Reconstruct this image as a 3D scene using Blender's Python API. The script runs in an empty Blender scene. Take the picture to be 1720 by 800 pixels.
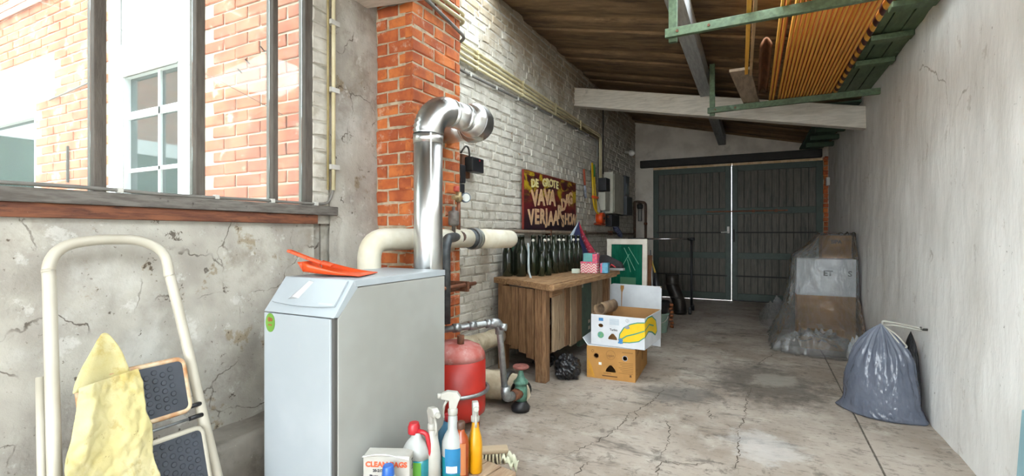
import bpy, bmesh, math, random
from mathutils import Vector, Matrix, noise
random.seed(7)
PI = math.pi
scene = bpy.context.scene
C = scene.collection

# ------------------------------------------------------------------ camera, sky, exposure
PSI = math.atan(402.0 / 800.0)
cam_data = bpy.data.cameras.new('camera')
cam_data.sensor_width = 36.0
cam_data.lens = 36.0 * 800.0 / 1720.0
cam_data.shift_y = -6.0 / 1720.0
cam_data.clip_start = 0.05
cam = bpy.data.objects.new('camera', cam_data)
cam.location = (0, 0, 1.1)
cam.rotation_euler = (PI / 2, 0, PSI)
C.objects.link(cam)
scene.camera = cam

world = bpy.data.worlds.new('overcast_sky')
scene.world = world
world.use_nodes = True
wbg = world.node_tree.nodes['Background']
wbg.inputs[0].default_value = (0.89, 0.955, 1.0, 1)
wbg.inputs[1].default_value = 1.0

vs = scene.view_settings
vs.view_transform = 'Standard'
vs.look = 'None'
vs.gamma = 1.0
vs.use_curve_mapping = False
vs.exposure = 3.7
scene.cycles.use_denoising = True
scene.cycles.diffuse_bounces = 5
scene.cycles.max_bounces = 10
scene.cycles.transparent_max_bounces = 24
scene.cycles.caustics_reflective = False
scene.cycles.caustics_refractive = False


# ------------------------------------------------------------------ helpers: colour and materials
def hexc(h):
    h = h.lstrip('#')
    v = [int(h[i:i + 2], 16) / 255 for i in (0, 2, 4)]
    return tuple(x / 12.92 if x <= 0.04045 else ((x + 0.055) / 1.055) ** 2.4 for x in v) + (1,)


class NT:
    def __init__(self, name):
        self.m = bpy.data.materials.new(name)
        self.m.use_nodes = True
        self.t = self.m.node_tree
        self.b = self.t.nodes['Principled BSDF']
        self._pos = None

    def n(self, kind, **kw):
        x = self.t.nodes.new(kind)
        for k, v in kw.items():
            setattr(x, k, v)
        return x

    def l(self, a, b):
        self.t.links.new(a, b)

    def pos(self, stretch=(1, 1, 1), local=False):
        if local:
            src = self.n('ShaderNodeTexCoord').outputs['Object']
        else:
            src = self.n('ShaderNodeNewGeometry').outputs['Position']
        if tuple(stretch) == (1, 1, 1):
            return src
        mp = self.n('ShaderNodeMapping')
        mp.inputs['Scale'].default_value = stretch
        self.l(src, mp.inputs['Vector'])
        return mp.outputs['Vector']

    def noise(self, scale, stretch=(1, 1, 1), detail=3, rough=0.6, local=False, dist=0.0):
        x = self.n('ShaderNodeTexNoise')
        x.inputs['Scale'].default_value = scale
        x.inputs['Detail'].default_value = detail
        x.inputs['Roughness'].default_value = rough
        x.inputs['Distortion'].default_value = dist
        self.l(self.pos(stretch, local), x.inputs['Vector'])
        return x.outputs['Fac']

    def ramp(self, fac, lo, hi):
        x = self.n('ShaderNodeMapRange')
        x.interpolation_type = 'SMOOTHSTEP'
        x.inputs['From Min'].default_value = lo
        x.inputs['From Max'].default_value = hi
        self.l(fac, x.inputs['Value'])
        return x.outputs['Result']

    def mul(self, a, b):
        x = self.n('ShaderNodeMath', operation='MULTIPLY')
        for i, v in enumerate((a, b)):
            if isinstance(v, (int, float)):
                x.inputs[i].default_value = v
            else:
                self.l(v, x.inputs[i])
        return x.outputs[0]

    def mix(self, fac, a, b):
        x = self.n('ShaderNodeMix', data_type='RGBA')
        if isinstance(fac, (int, float)):
            x.inputs[0].default_value = fac
        else:
            self.l(fac, x.inputs[0])
        for i, v in ((6, a), (7, b)):
            if isinstance(v, tuple):
                x.inputs[i].default_value = v
            else:
                self.l(v, x.inputs[i])
        return x.outputs[2]

    def bump(self, h, strength, dist=0.01):
        x = self.n('ShaderNodeBump')
        x.inputs['Strength'].default_value = strength
        x.inputs['Distance'].default_value = dist
        self.l(h, x.inputs['Height'])
        self.l(x.outputs['Normal'], self.b.inputs['Normal'])


MATS = {}


def mat(name, c1, c2=None, rough=0.7, metal=0.0, scale=8.0, stretch=(1, 1, 1), lo=0.35, hi=0.65,
        bump=0.0, bscale=60.0, bstretch=None, bdist=0.006, layers=(), local=False, cracks=None, high_stain=None, rvar=0.0, spec=None, trans=0.0, ior=None):
    """c1/c2 mixed by noise; layers = (colour, scale, lo, hi, strength[, stretch]) laid on top"""
    if name in MATS:
        return MATS[name]
    t = NT(name)
    c1 = hexc(c1)
    c2 = hexc(c2) if c2 else c1
    out = t.mix(t.ramp(t.noise(scale, stretch, local=local), lo, hi), c1, c2)
    for ly in layers:
        st = ly[5] if len(ly) > 5 else (1, 1, 1)
        fac = t.mul(t.ramp(t.noise(ly[1], st, detail=6, rough=0.7, local=local), ly[2], ly[3]), ly[4])
        out = t.mix(fac, out, hexc(ly[0]))
    if high_stain:          # (colour, z0, z1, strength): grime that gathers high on a wall, ragged at its lower edge
        sp = t.n('ShaderNodeSeparateXYZ')
        t.l(t.pos(), sp.inputs[0])
        ma = t.n('ShaderNodeMath', operation='MULTIPLY_ADD')
        t.l(t.noise(3.2, detail=6, rough=0.7), ma.inputs[0])
        ma.inputs[1].default_value = 1.6
        t.l(sp.outputs[2], ma.inputs[2])
        out = t.mix(t.mul(t.ramp(ma.outputs[0], high_stain[1] + 0.8, high_stain[2] + 0.8), high_stain[3]), out, hexc(high_stain[0]))
    if cracks:
        out = crack_lines(t, out, *cracks)
    t.l(out, t.b.inputs['Base Color'])
    t.b.inputs['Roughness'].default_value = rough
    t.b.inputs['Metallic'].default_value = metal
    if spec is not None:
        t.b.inputs['Specular IOR Level'].default_value = spec
    if trans:
        t.b.inputs['Transmission Weight'].default_value = trans
    if ior:
        t.b.inputs['IOR'].default_value = ior
    if bump:
        t.bump(t.noise(bscale, bstretch or stretch, detail=4, local=local), bump, bdist)
    MATS[name] = t.m
    return t.m


def crack_lines(t, out, col, scale, width, strength, lo, hi):
    """thin wandering cracks: edges of a warped cell pattern, broken up by noise"""
    nz = t.n('ShaderNodeTexNoise')
    nz.inputs['Scale'].default_value = scale * 2.2
    nz.inputs['Detail'].default_value = 5
    t.l(t.pos(), nz.inputs['Vector'])
    vm = t.n('ShaderNodeVectorMath', operation='MULTIPLY_ADD')
    t.l(nz.outputs['Color'], vm.inputs[0])
    vm.inputs[1].default_value = (0.55 / scale,) * 3
    t.l(t.pos(), vm.inputs[2])
    vo = t.n('ShaderNodeTexVoronoi', feature='DISTANCE_TO_EDGE')
    vo.inputs['Scale'].default_value = scale
    t.l(vm.outputs[0], vo.inputs['Vector'])
    f = t.mul(t.ramp(vo.outputs['Distance'], width, width * 0.3), t.mul(t.ramp(t.noise(scale * 1.1, detail=4), lo, hi), strength))
    return t.mix(f, out, hexc(col))


def clear_mat(name, tint, alpha, rough, gloss, haze_col, bump=0.0, bscale=30):
    """thin see-through sheet: clear + hazy diffuse + gloss by the view-independent mix of three shaders and fresnel"""
    if name in MATS:
        return MATS[name]
    t = NT(name)
    nt = t.t
    tr = t.n('ShaderNodeBsdfTransparent')
    tr.inputs[0].default_value = hexc(tint)
    df = t.n('ShaderNodeBsdfDiffuse')
    df.inputs[0].default_value = hexc(haze_col)
    gl = t.n('ShaderNodeBsdfGlossy')
    gl.inputs['Roughness'].default_value = rough
    m1 = t.n('ShaderNodeMixShader')
    m1.inputs[0].default_value = alpha
    t.l(tr.outputs[0], m1.inputs[1])
    t.l(df.outputs[0], m1.inputs[2])
    m2 = t.n('ShaderNodeMixShader')
    fr = t.n('ShaderNodeFresnel')
    fr.inputs[0].default_value = gloss
    t.l(fr.outputs[0], m2.inputs[0])
    t.l(m1.outputs[0], m2.inputs[1])
    t.l(gl.outputs[0], m2.inputs[2])
    if bump:
        b = t.n('ShaderNodeBump')
        b.inputs['Strength'].default_value = bump
        b.inputs['Distance'].default_value = 0.02
        t.l(t.noise(bscale, detail=3), b.inputs['Height'])
        t.l(b.outputs[0], gl.inputs['Normal'])
        t.l(b.outputs[0], fr.inputs['Normal'])
    t.l(m2.outputs[0], nt.nodes['Material Output'].inputs['Surface'])
    MATS[name] = t.m
    return t.m


# ------------------------------------------------------------------ helpers: meshes
class MB:
    def __init__(self):
        self.v, self.f, self.s, self.mi = [], [], [], []
        self.cur = 0

    def add(self, vs_, fs, smooth=False):
        o = len(self.v)
        self.v += [tuple(p) for p in vs_]
        for q in fs:
            self.f.append(tuple(i + o for i in q))
            self.s.append(smooth)
            self.mi.append(self.cur)
        return self

    def box(self, x0, x1, y0, y1, z0, z1, M=None):
        p = [(x, y, z) for z in (z0, z1) for y in (y0, y1) for x in (x0, x1)]
        if M is not None:
            p = [tuple(M @ Vector(q)) for q in p]
        return self.add(p, [(0, 2, 3, 1), (4, 5, 7, 6), (0, 1, 5, 4), (2, 6, 7, 3), (0, 4, 6, 2), (1, 3, 7, 5)])

    def hexa(self, bot, top):
        """four bottom corners (counter-clockwise from above) and four top corners"""
        return self.add(list(bot) + list(top), [(3, 2, 1, 0), (4, 5, 6, 7), (0, 1, 5, 4), (1, 2, 6, 5), (2, 3, 7, 6), (3, 0, 4, 7)])

    def bar(self, a, b, w, h, up=(0, 0, 1)):
        """square bar from a to b, w across, h along up"""
        a, b, up = Vector(a), Vector(b), Vector(up)
        d = (b - a).normalized()
        sx = d.cross(up).normalized()
        uz = sx.cross(d).normalized()
        q = []
        for p in (a, b):
            q += [p - sx * w / 2 - uz * h / 2, p + sx * w / 2 - uz * h / 2, p + sx * w / 2 + uz * h / 2, p - sx * w / 2 + uz * h / 2]
        return self.add(q, [(0, 1, 2, 3), (7, 6, 5, 4), (0, 4, 5, 1), (1, 5, 6, 2), (2, 6, 7, 3), (3, 7, 4, 0)])

    def tube(self, pts, r, seg=12, caps=True, smooth=True, closed=False):
        pts = [Vector(p) for p in pts]
        n = len(pts)
        rs = r if isinstance(r, (list, tuple)) else [r] * n
        tan = []
        for i in range(n):
            if closed:
                d = pts[(i + 1) % n] - pts[i - 1]
            else:
                d = pts[min(i + 1, n - 1)] - pts[max(i - 1, 0)]
            tan.append(d.normalized() if d.length > 1e-9 else Vector((0, 0, 1)))
        ref = Vector((0, 0, 1)) if abs(tan[0].z) < 0.9 else Vector((1, 0, 0))
        nx = tan[0].cross(ref).normalized()
        vs_ = []
        for i in range(n):
            nx = (nx - tan[i] * nx.dot(tan[i])).normalized()
            ny = tan[i].cross(nx)
            for k in range(seg):
                a = 2 * PI * k / seg
                vs_.append(pts[i] + (nx * math.cos(a) + ny * math.sin(a)) * rs[i])
        fs = []
        for i in range(n if closed else n - 1):
            j = (i + 1) % n
            for k in range(seg):
                k2 = (k + 1) % seg
                fs.append((i * seg + k, j * seg + k, j * seg + k2, i * seg + k2)[::-1])
        self.add(vs_, fs, smooth)
        if caps and not closed:
            self.add(vs_[:seg], [tuple(range(seg))])
            self.add(vs_[-seg:], [tuple(range(seg))[::-1]])
        return self

    def lathe(self, prof, o=(0, 0, 0), seg=20, M=None, smooth=True):
        """prof = (radius, height) pairs, axis z at o"""
        vs_ = []
        for r, z in prof:
            for k in range(seg):
                a = 2 * PI * k / seg
                p = Vector((r * math.cos(a), r * math.sin(a), z))
                if M is not None:
                    p = M @ p
                vs_.append(p + Vector(o))
        fs = []
        for i in range(len(prof) - 1):
            for k in range(seg):
                k2 = (k + 1) % seg
                fs.append((i * seg + k, i * seg + k2, (i + 1) * seg + k2, (i + 1) * seg + k))
        self.add(vs_, fs, smooth)
        self.add(vs_[:seg], [tuple(range(seg))[::-1]])
        self.add(vs_[-seg:], [tuple(range(seg))])
        return self

    def ball(self, o, r, seg=14, rings=8, sc=(1, 1, 1)):
        prof = [(max(1e-4, math.sin(PI * i / rings)) * r, -math.cos(PI * i / rings) * r) for i in range(rings + 1)]
        M = Matrix.Diagonal((sc[0], sc[1], sc[2]))
        return self.lathe(prof, o, seg, M)

    def prism(self, poly, d0, d1, axis='x'):
        """poly in the plane across axis; extruded from d0 to d1 along axis (x: (y,z), y: (x,z), z: (x,y))"""
        def P(a, b, d):
            return {'x': (d, a, b), 'y': (a, d, b), 'z': (a, b, d)}[axis]
        n = len(poly)
        vs_ = [P(a, b, d0) for a, b in poly] + [P(a, b, d1) for a, b in poly]
        fs = [tuple(range(n))[::-1], tuple(range(n, 2 * n))] + [(i, (i + 1) % n, n + (i + 1) % n, n + i) for i in range(n)]
        return self.add(vs_, fs)

    def grid(self, fn, nu, nv, smooth=True, wrap=False):
        vs_ = [fn(i / nu, j / nv) for j in range(nv + 1) for i in range(nu + (0 if wrap else 1))]
        w = nu if wrap else nu + 1
        fs = []
        for j in range(nv):
            for i in range(nu):
                i2 = (i + 1) % w
                fs.append((j * w + i, j * w + i2, (j + 1) * w + i2, (j + 1) * w + i))
        return self.add(vs_, fs, smooth)

    def mesh(self, name, mats, off=(0, 0, 0)):
        me = bpy.data.meshes.new(name)
        me.from_pydata([(x - off[0], y - off[1], z - off[2]) for x, y, z in self.v], [], self.f)
        me.polygons.foreach_set('use_smooth', self.s)
        for m in (mats if isinstance(mats, (list, tuple)) else [mats]):
            me.materials.append(m)
        me.polygons.foreach_set('material_index', self.mi)
        bm = bmesh.new()
        bm.from_mesh(me)
        bmesh.ops.remove_doubles(bm, verts=bm.verts, dist=1e-5)
        bmesh.ops.recalc_face_normals(bm, faces=bm.faces)
        bm.to_mesh(me)
        bm.free()
        me.update()
        return me


def link(name, me, parent=None):
    o = bpy.data.objects.new(name, me)
    C.objects.link(o)
    if parent is not None:
        o.parent = parent
    return o


def tag(o, label=None, cat=None, group=None, kind=None):
    for k, v in (('label', label), ('category', cat), ('group', group), ('kind', kind)):
        if v:
            o[k] = v
    return o


def thing(name, label=None, cat=None, loc=(0, 0, 0), rotz=0.0, group=None, kind=None):
    o = bpy.data.objects.new(name, None)
    o.empty_display_size = 0.1
    C.objects.link(o)
    o.location = loc
    o.rotation_euler = (0, 0, rotz)
    return tag(o, label, cat, group, kind)


def part(root, name, mb, mats, world_xyz=True, bevel=0.0, thick=0.0, label=None, subsurf=0):
    """mesh child of root; coordinates are world ones (root not turned) or root-local ones"""
    off = (0, 0, 0)
    if world_xyz and root is not None:
        r = root
        off = Vector((0, 0, 0))
        while r is not None:
            off += r.location
            r = r.parent
    o = link(name, mb.mesh(name, mats, off), root)
    if thick:
        s = o.modifiers.new('thickness', 'SOLIDIFY')
        s.thickness = thick
        s.offset = 0
    if bevel:
        b = o.modifiers.new('bevel', 'BEVEL')
        b.width = bevel
        b.segments = 2
        b.limit_method = 'ANGLE'
    if subsurf:
        s = o.modifiers.new('smooth', 'SUBSURF')
        s.levels = s.render_levels = subsurf
    if label:
        o['label'] = label
    return o


def solo(name, mb, mats, label, cat, loc=(0, 0, 0), group=None, kind=None, world_xyz=True, rotz=0.0, bevel=0.0, thick=0.0, subsurf=0):
    """a thing that is one mesh"""
    o = link(name, mb.mesh(name, mats, loc if world_xyz else (0, 0, 0)))
    o.location = loc
    o.rotation_euler = (0, 0, rotz)
    if thick:
        s = o.modifiers.new('thickness', 'SOLIDIFY')
        s.thickness = thick
        s.offset = 0
    if bevel:
        b = o.modifiers.new('bevel', 'BEVEL')
        b.width = bevel
        b.segments = 2
        b.limit_method = 'ANGLE'
    if subsurf:
        s = o.modifiers.new('smooth', 'SUBSURF')
        s.levels = s.render_levels = subsurf
    return tag(o, label, cat, group, kind)


def copy_tree(o, parent=None):
    c = o.copy()
    C.objects.link(c)
    c.parent = parent
    for ch in [x for x in bpy.data.objects if x.parent == o]:
        copy_tree(ch, c)
    return c


def text_mesh(txt, size=0.1, depth=0.002, bold=False):
    """flat lettering in the XY plane, centred, as a mesh"""
    cu = bpy.data.curves.new('lettering', 'FONT')
    cu.body = txt
    cu.size = size
    cu.extrude = depth / 2
    cu.align_x = 'CENTER'
    cu.align_y = 'CENTER'
    cu.resolution_u = 3
    if bold:
        cu.offset = size * 0.04
    o = bpy.data.objects.new('lettering', cu)
    C.objects.link(o)
    dg = bpy.context.evaluated_depsgraph_get()
    me = bpy.data.meshes.new_from_object(o.evaluated_get(dg))
    bpy.data.objects.remove(o)
    bpy.data.curves.remove(cu)
    return me


def text_into(mb, txt, M, size, depth=0.002, bold=False):
    me = text_mesh(txt, size, depth, bold)
    mb.add([M @ v.co for v in me.vertices], [tuple(p.vertices) for p in me.polygons])
    bpy.data.meshes.remove(me)
    return mb


def holed_panel(mb, outer, holes, depth, M):
    """flat sheet of the given outline with real holes, extruded by depth"""
    cu = bpy.data.curves.new('sheet', 'CURVE')
    cu.dimensions = '2D'
    cu.fill_mode = 'BOTH'
    cu.extrude = depth / 2
    for poly in [outer] + list(holes):
        sp = cu.splines.new('POLY')
        sp.points.add(len(poly) - 1)
        for i, (a, b) in enumerate(poly):
            sp.points[i].co = (a, b, 0, 1)
        sp.use_cyclic_u = True
    o = bpy.data.objects.new('sheet', cu)
    C.objects.link(o)
    dg = bpy.context.evaluated_depsgraph_get()
    me = bpy.data.meshes.new_from_object(o.evaluated_get(dg))
    bpy.data.objects.remove(o)
    bpy.data.curves.remove(cu)
    mb.add([M @ v.co for v in me.vertices], [tuple(p.vertices) for p in me.polygons])
    bpy.data.meshes.remove(me)
    return mb


def frame(o, xa, ya):
    """matrix whose x and y axes are the given directions, at o"""
    xa, ya = Vector(xa).normalized(), Vector(ya).normalized()
    za = xa.cross(ya)
    return Matrix(((xa.x, ya.x, za.x, o[0]), (xa.y, ya.y, za.y, o[1]), (xa.z, ya.z, za.z, o[2]), (0, 0, 0, 1)))


def arc(c, r, a0, a1, n, u, w):
    """points on an arc round c in the plane of u and w"""
    c, u, w = Vector(c), Vector(u), Vector(w)
    return [c + u * r * math.cos(a0 + (a1 - a0) * i / n) + w * r * math.sin(a0 + (a1 - a0) * i / n) for i in range(n + 1)]


def circ(cx, cy, rx, ry=None, n=20):
    ry = ry or rx
    return [(cx + rx * math.cos(2 * PI * i / n), cy + ry * math.sin(2 * PI * i / n)) for i in range(n)]


def fr(x, y, z, s=1.0, o=4):
    return noise.fractal(Vector((x * s, y * s, z * s)), 0.9, 2.0, o)


def smooth_path(pts, n=5):
    """Catmull-Rom curve through the points"""
    p = [Vector(q) for q in pts]
    p = [p[0] * 2 - p[1]] + p + [p[-1] * 2 - p[-2]]
    out = []
    for i in range(1, len(p) - 2):
        for k in range(n):
            t_ = k / n
            out.append(0.5 * ((2 * p[i]) + (p[i + 1] - p[i - 1]) * t_ + (2 * p[i - 1] - 5 * p[i] + 4 * p[i + 1] - p[i + 2]) * t_ * t_ + (3 * p[i] - p[i - 1] - 3 * p[i + 1] + p[i + 2]) * t_ ** 3))
    out.append(p[-2])
    return out


def bend(pts, r, n=6):
    """polyline with its corners rounded by radius r"""
    pts = [Vector(p) for p in pts]
    out = [pts[0]]
    for i in range(1, len(pts) - 1):
        a, b, c_ = pts[i - 1], pts[i], pts[i + 1]
        d1, d2 = (a - b), (c_ - b)
        rr = min(r, d1.length * 0.49, d2.length * 0.49)
        p1, p2 = b + d1.normalized() * rr, b + d2.normalized() * rr
        for k in range(n + 1):
            t = k / n
            out.append(p1 * (1 - t) ** 2 + b * 2 * t * (1 - t) + p2 * t * t)
    out.append(pts[-1])
    return out


def XL(y):
    return -1.99 + 0.0147 * y


def XR(y):
    return 0.843 + 0.024 * y


def ROOF(x):
    return 2.65 - 0.227 * x


YB = 8.637          # face of the far wall
AL = -0.0147        # turn of the left wall

# ------------------------------------------------------------------ materials of the setting
M_white_brick = mat('white_painted_brick', '#cdc8bd', '#b4aea2', rough=0.85, scale=9, bump=0.5, bscale=70, bdist=0.004,
                    layers=[('#93876f', 2.0, 0.54, 0.68, 0.5), ('#7a5a3c', 9, 0.635, 0.68, 0.7), ('#5f594f', 24, 0.62, 0.68, 0.5)], high_stain=('#8a7658', 2.45, 3.0, 0.75))
M_white_mortar = mat('white_painted_mortar', '#b9b3a8', '#a09a8d', rough=0.9, scale=12, bump=0.5, bscale=90)
M_red_brick = mat('orange_red_brick', '#aa5629', '#c47038', rough=0.85, scale=7, bump=0.45, bscale=80, bdist=0.003,
                  layers=[('#84442c', 5, 0.5, 0.64, 0.65), ('#c9b49c', 9, 0.57, 0.68, 0.5), ('#6e4636', 35, 0.60, 0.68, 0.5)])
M_red_brick2 = mat('dark_red_brick', '#984a28', '#b46032', rough=0.85, scale=9, bump=0.45, bscale=80, bdist=0.003,
                   layers=[('#cbb9a4', 8, 0.55, 0.68, 0.6), ('#5e3a2c', 30, 0.6, 0.68, 0.4)])
M_mortar = mat('grey_lime_mortar', '#9d8d76', '#b8a88f', rough=0.95, scale=20, bump=0.7, bscale=120)
M_plaster_l = mat('old_lime_plaster', '#b3afa4', '#99938a', rough=0.9, scale=3.5, bump=0.6, bscale=34, bdist=0.006,
                  layers=[('#c2c1ba', 1.6, 0.5, 0.68, 0.7), ('#7d7264', 2.2, 0.52, 0.66, 0.6), ('#86765a', 5.5, 0.60, 0.66, 0.7),
                          ('#d4d3cd', 9, 0.58, 0.66, 0.45), ('#463c31', 11, 0.645, 0.67, 0.85), ('#54493d', 45, 0.63, 0.67, 0.6)], cracks=('#4a4036', 3.0, 0.012, 0.85, 0.5, 0.62))
M_plaster_r = mat('whitewashed_plaster', '#ecebe8', '#e1dfdb', rough=0.85, scale=2.2, stretch=(1, 1, 0.45), bump=0.5, bscale=13, bstretch=(1, 1, 0.35), bdist=0.012,
                  layers=[('#c6bfb3', 1.1, 0.52, 0.75, 0.55, (1, 1, 0.6)), ('#9a9082', 6, 0.62, 0.70, 0.35), ('#5b5143', 26, 0.67, 0.69, 0.6)], cracks=('#8d8577', 1.1, 0.008, 0.6, 0.56, 0.66))
M_plaster_b = mat('grey_back_plaster', '#d2cabe', '#bdb4a8', rough=0.9, scale=3, bump=0.5, bscale=25,
                  layers=[('#7d7468', 2.4, 0.56, 0.75, 0.5), ('#7a5a44', 12, 0.7, 0.75, 0.6)])
M_wood_old = mat('weathered_brown_wood', '#6d4d33', '#8f6d4c', rough=0.8, scale=10, stretch=(8, 8, 0.7), bump=0.4, bscale=30, bstretch=(8, 8, 0.6), bdist=0.004,
                 layers=[('#3d2a1c', 5, 0.6, 0.72, 0.7, (5, 5, 0.8)), ('#a48b6c', 4, 0.6, 0.75, 0.4)])
M_wood_y = mat('weathered_board_along', '#7d5c3e', '#a07d58', rough=0.8, scale=10, stretch=(8, 0.7, 8), bump=0.4, bscale=30, bstretch=(8, 0.6, 8), bdist=0.004,
               layers=[('#4a3424', 5, 0.58, 0.72, 0.7, (5, 0.8, 5)), ('#b08a60', 4, 0.6, 0.75, 0.4)])
M_sill_grey = mat('grey_weathered_sill', '#6f6a64', '#57514b', rough=0.85, scale=12, stretch=(6, 0.8, 6), bump=0.4, bscale=40,
                  layers=[('#2f2822', 20, 0.62, 0.7, 0.7)])
M_sill_brown = mat('rusty_brown_plate', '#5b3322', '#7a4a30', rough=0.75, scale=9, stretch=(6, 0.8, 6), bump=0.4, bscale=40,
                   layers=[('#2f1d15', 10, 0.55, 0.7, 0.7, (4, 1, 4)), ('#a58d78', 22, 0.68, 0.74, 0.6)])
M_mullion = mat('grey_brown_mullion', '#4f4740', '#5e564e', rough=0.7, scale=10, stretch=(6, 6, 0.8), bump=0.3, bscale=50,
                layers=[('#46362a', 5, 0.58, 0.72, 0.6)])
M_beam = mat('grey_painted_timber', '#d0cabf', '#bdb7ac', rough=0.75, scale=8, stretch=(0.8, 8, 8), bump=0.25, bscale=30, bstretch=(0.8, 9, 9),
             layers=[('#6c665d', 6, 0.6, 0.75, 0.5)])
M_purlin = mat('blue_grey_painted_timber', '#989a9b', '#868889', rough=0.75, scale=8, stretch=(8, 0.8, 8), bump=0.2, bscale=30,
               layers=[('#66625c', 6, 0.62, 0.75, 0.4)])
M_green = mat('green_painted_wood', '#4a5a42', '#586c50', rough=0.6, scale=7, stretch=(6, 1, 6), bump=0.25, bscale=35,
              layers=[('#2a3d2f', 4, 0.5, 0.68, 0.7), ('#86a386', 9, 0.62, 0.7, 0.4), ('#8b7a5a', 28, 0.71, 0.75, 0.6)])
M_dark_green = mat('dark_green_boards', '#2f4636', '#3b5440', rough=0.65, scale=6, bump=0.25, bscale=35,
                   layers=[('#1d2a22', 4, 0.52, 0.72, 0.6)])
M_roof = mat('sooty_fibre_cement', '#6b543c', '#846a4c', rough=0.9, scale=5, stretch=(0.7, 3.5, 1), bump=0.5, bscale=45,
             layers=[('#3b2c1f', 3.2, 0.5, 0.68, 0.8, (0.6, 3, 1)), ('#a98e68', 6, 0.58, 0.72, 0.6, (0.5, 4, 1)), ('#a8937a', 38, 0.71, 0.75, 0.8), ('#8d8474', 1.5, 0.62, 0.8, 0.35)])
M_door_board = mat('sooty_dark_boards', '#4a473f', '#5a554b', rough=0.6, scale=9, stretch=(6, 6, 0.6), bump=0.3, bscale=40, bstretch=(6, 6, 0.6),
                   layers=[('#262a25', 3, 0.5, 0.7, 0.7, (3, 3, 0.5)), ('#5a5348', 5, 0.64, 0.78, 0.4, (5, 5, 0.4))])
M_door_frame = mat('dark_green_door_frame', '#2c3a31', '#36453b', rough=0.55, scale=8, bump=0.2, bscale=40,
                   layers=[('#1b221d', 4, 0.5, 0.7, 0.6)])
M_black_wood = mat('tarred_black_timber', '#1c1a18', '#262320', rough=0.7, scale=8, bump=0.3, bscale=40)
M_rust = mat('brown_rust', '#5a3826', '#74462c', rough=0.8, scale=30, bump=0.4, bscale=120, layers=[('#37251b', 12, 0.5, 0.7, 0.6)])
M_glass = clear_mat('window_glass', '#f4faf8', 0.13, 0.03, 1.35, '#dfe6e4')
M_cream_pvc = mat('cream_plastic_conduit', '#cfc4a0', '#bfb28a', rough=0.45, scale=9, layers=[('#8f8260', 14, 0.62, 0.72, 0.5)])
M_white_pvc = mat('white_plastic_frame', '#e6e9ea', rough=0.35)
M_grey_cable = mat('grey_cable_sheath', '#77746e', '#66635e', rough=0.6)
M_dark_cable = mat('dark_cable_sheath', '#35322e', rough=0.6)
M_black = mat('black_plastic', '#17171a', '#222226', rough=0.45)
M_zinc = mat('white_fitting', '#bfbdb6', rough=0.5)

# ------------------------------------------------------------------ floor
t = NT('worn_concrete_floor')
base = t.mix(t.ramp(t.noise(1.3, detail=5, rough=0.62), 0.34, 0.66), hexc('#aca195'), hexc('#8d8073'))
base = t.mix(t.mul(t.ramp(t.noise(3.4, detail=5, rough=0.7), 0.48, 0.7), 0.75), base, hexc('#b6aea3'))
base = t.mix(t.mul(t.ramp(t.noise(2.1, (1.0, 2.6, 1), detail=5, rough=0.72, dist=0.6), 0.54, 0.68), 0.7), base, hexc('#514a42'))
base = t.mix(t.mul(t.ramp(t.noise(13, (1, 2.6, 1), detail=7, rough=0.78), 0.53, 0.64), 0.6), base, hexc('#463f36'))
base = t.mix(t.mul(t.ramp(t.noise(5.5, (1.6, 1, 1), detail=7, rough=0.75), 0.56, 0.64), 0.5), base, hexc('#4b453d'))
base = t.mix(t.mul(t.ramp(t.noise(70, detail=3), 0.66, 0.74), 0.5), base, hexc('#d0cac0'))


def blob(cx_, cy_, rx, ry, rot, soft0, soft1, breakup, bs):
    """a stain with a ragged outline, about cx, cy"""
    mp = t.n('ShaderNodeMapping', vector_type='TEXTURE')
    mp.inputs['Location'].default_value = (cx_, cy_, 0)
    mp.inputs['Rotation'].default_value = (0, 0, rot)
    mp.inputs['Scale'].default_value = (rx, ry, 1)
    t.l(t.pos(), mp.inputs['Vector'])
    ln = t.n('ShaderNodeVectorMath', operation='LENGTH')
    t.l(mp.outputs[0], ln.inputs[0])
    ad = t.n('ShaderNodeMath', operation='MULTIPLY_ADD')
    t.l(t.noise(bs, detail=7, rough=0.75), ad.inputs[0])
    ad.inputs[1].default_value = breakup
    t.l(ln.outputs['Value'], ad.inputs[2])
    return t.ramp(ad.outputs[0], soft1, soft0)


base = t.mix(t.mul(blob(0.05, 2.80, 0.26, 0.32, 0.3, 1.35, 1.75, 1.9, 4.5), 0.42), base, hexc('#cbc9c6'))
base = t.mix(t.mul(blob(0.1, 4.0, 0.55, 0.75, 0.2, 1.15, 1.75, 1.6, 9), 0.7), base, hexc('#3f3932'))
base = t.mix(t.mul(blob(0.15, 4.1, 0.22, 0.30, -0.3, 1.4, 1.8, 1.9, 5), 0.35), base, hexc('#c2bbae'))
base = t.mix(t.mul(blob(-0.45, 3.45, 0.45, 0.30, 0.5, 1.0, 1.6, 1.4, 9), 0.65), base, hexc('#4f4c49'))
t.l(base, t.b.inputs['Base Color'])
t.b.inputs['Roughness'].default_value = 0.72
t.bump(t.noise(26, detail=5, rough=0.7), 0.35, 0.006)
M_floor = t.m
M_crack = mat('dark_crack', '#4a4138', '#5d5348', rough=0.95, scale=30)
M_joint = mat('expansion_joint_filler', '#6e665c', '#4d463e', rough=0.9, scale=40)

floor = thing('floor', kind='structure')
SEAM = [(0.525, -2.6), (0.545, 2.7), (0.587, 5.08), (0.60, YB + 0.3)]


def slab(side):
    mb = MB()
    for (xa, ya), (xb, yb) in zip(SEAM[:-1], SEAM[1:]):
        if side < 0:
            q = [(-2.1, ya), (xa - 0.005, ya), (xb - 0.005, yb), (-2.1, yb)]
        else:
            q = [(xa + 0.005, ya), (XR(ya) + 0.1, ya), (XR(yb) + 0.1, yb), (xb + 0.005, yb)]
        mb.hexa([(x, y, -0.12) for x, y in q], [(x, y, 0.0) for x, y in q])
    return mb


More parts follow.
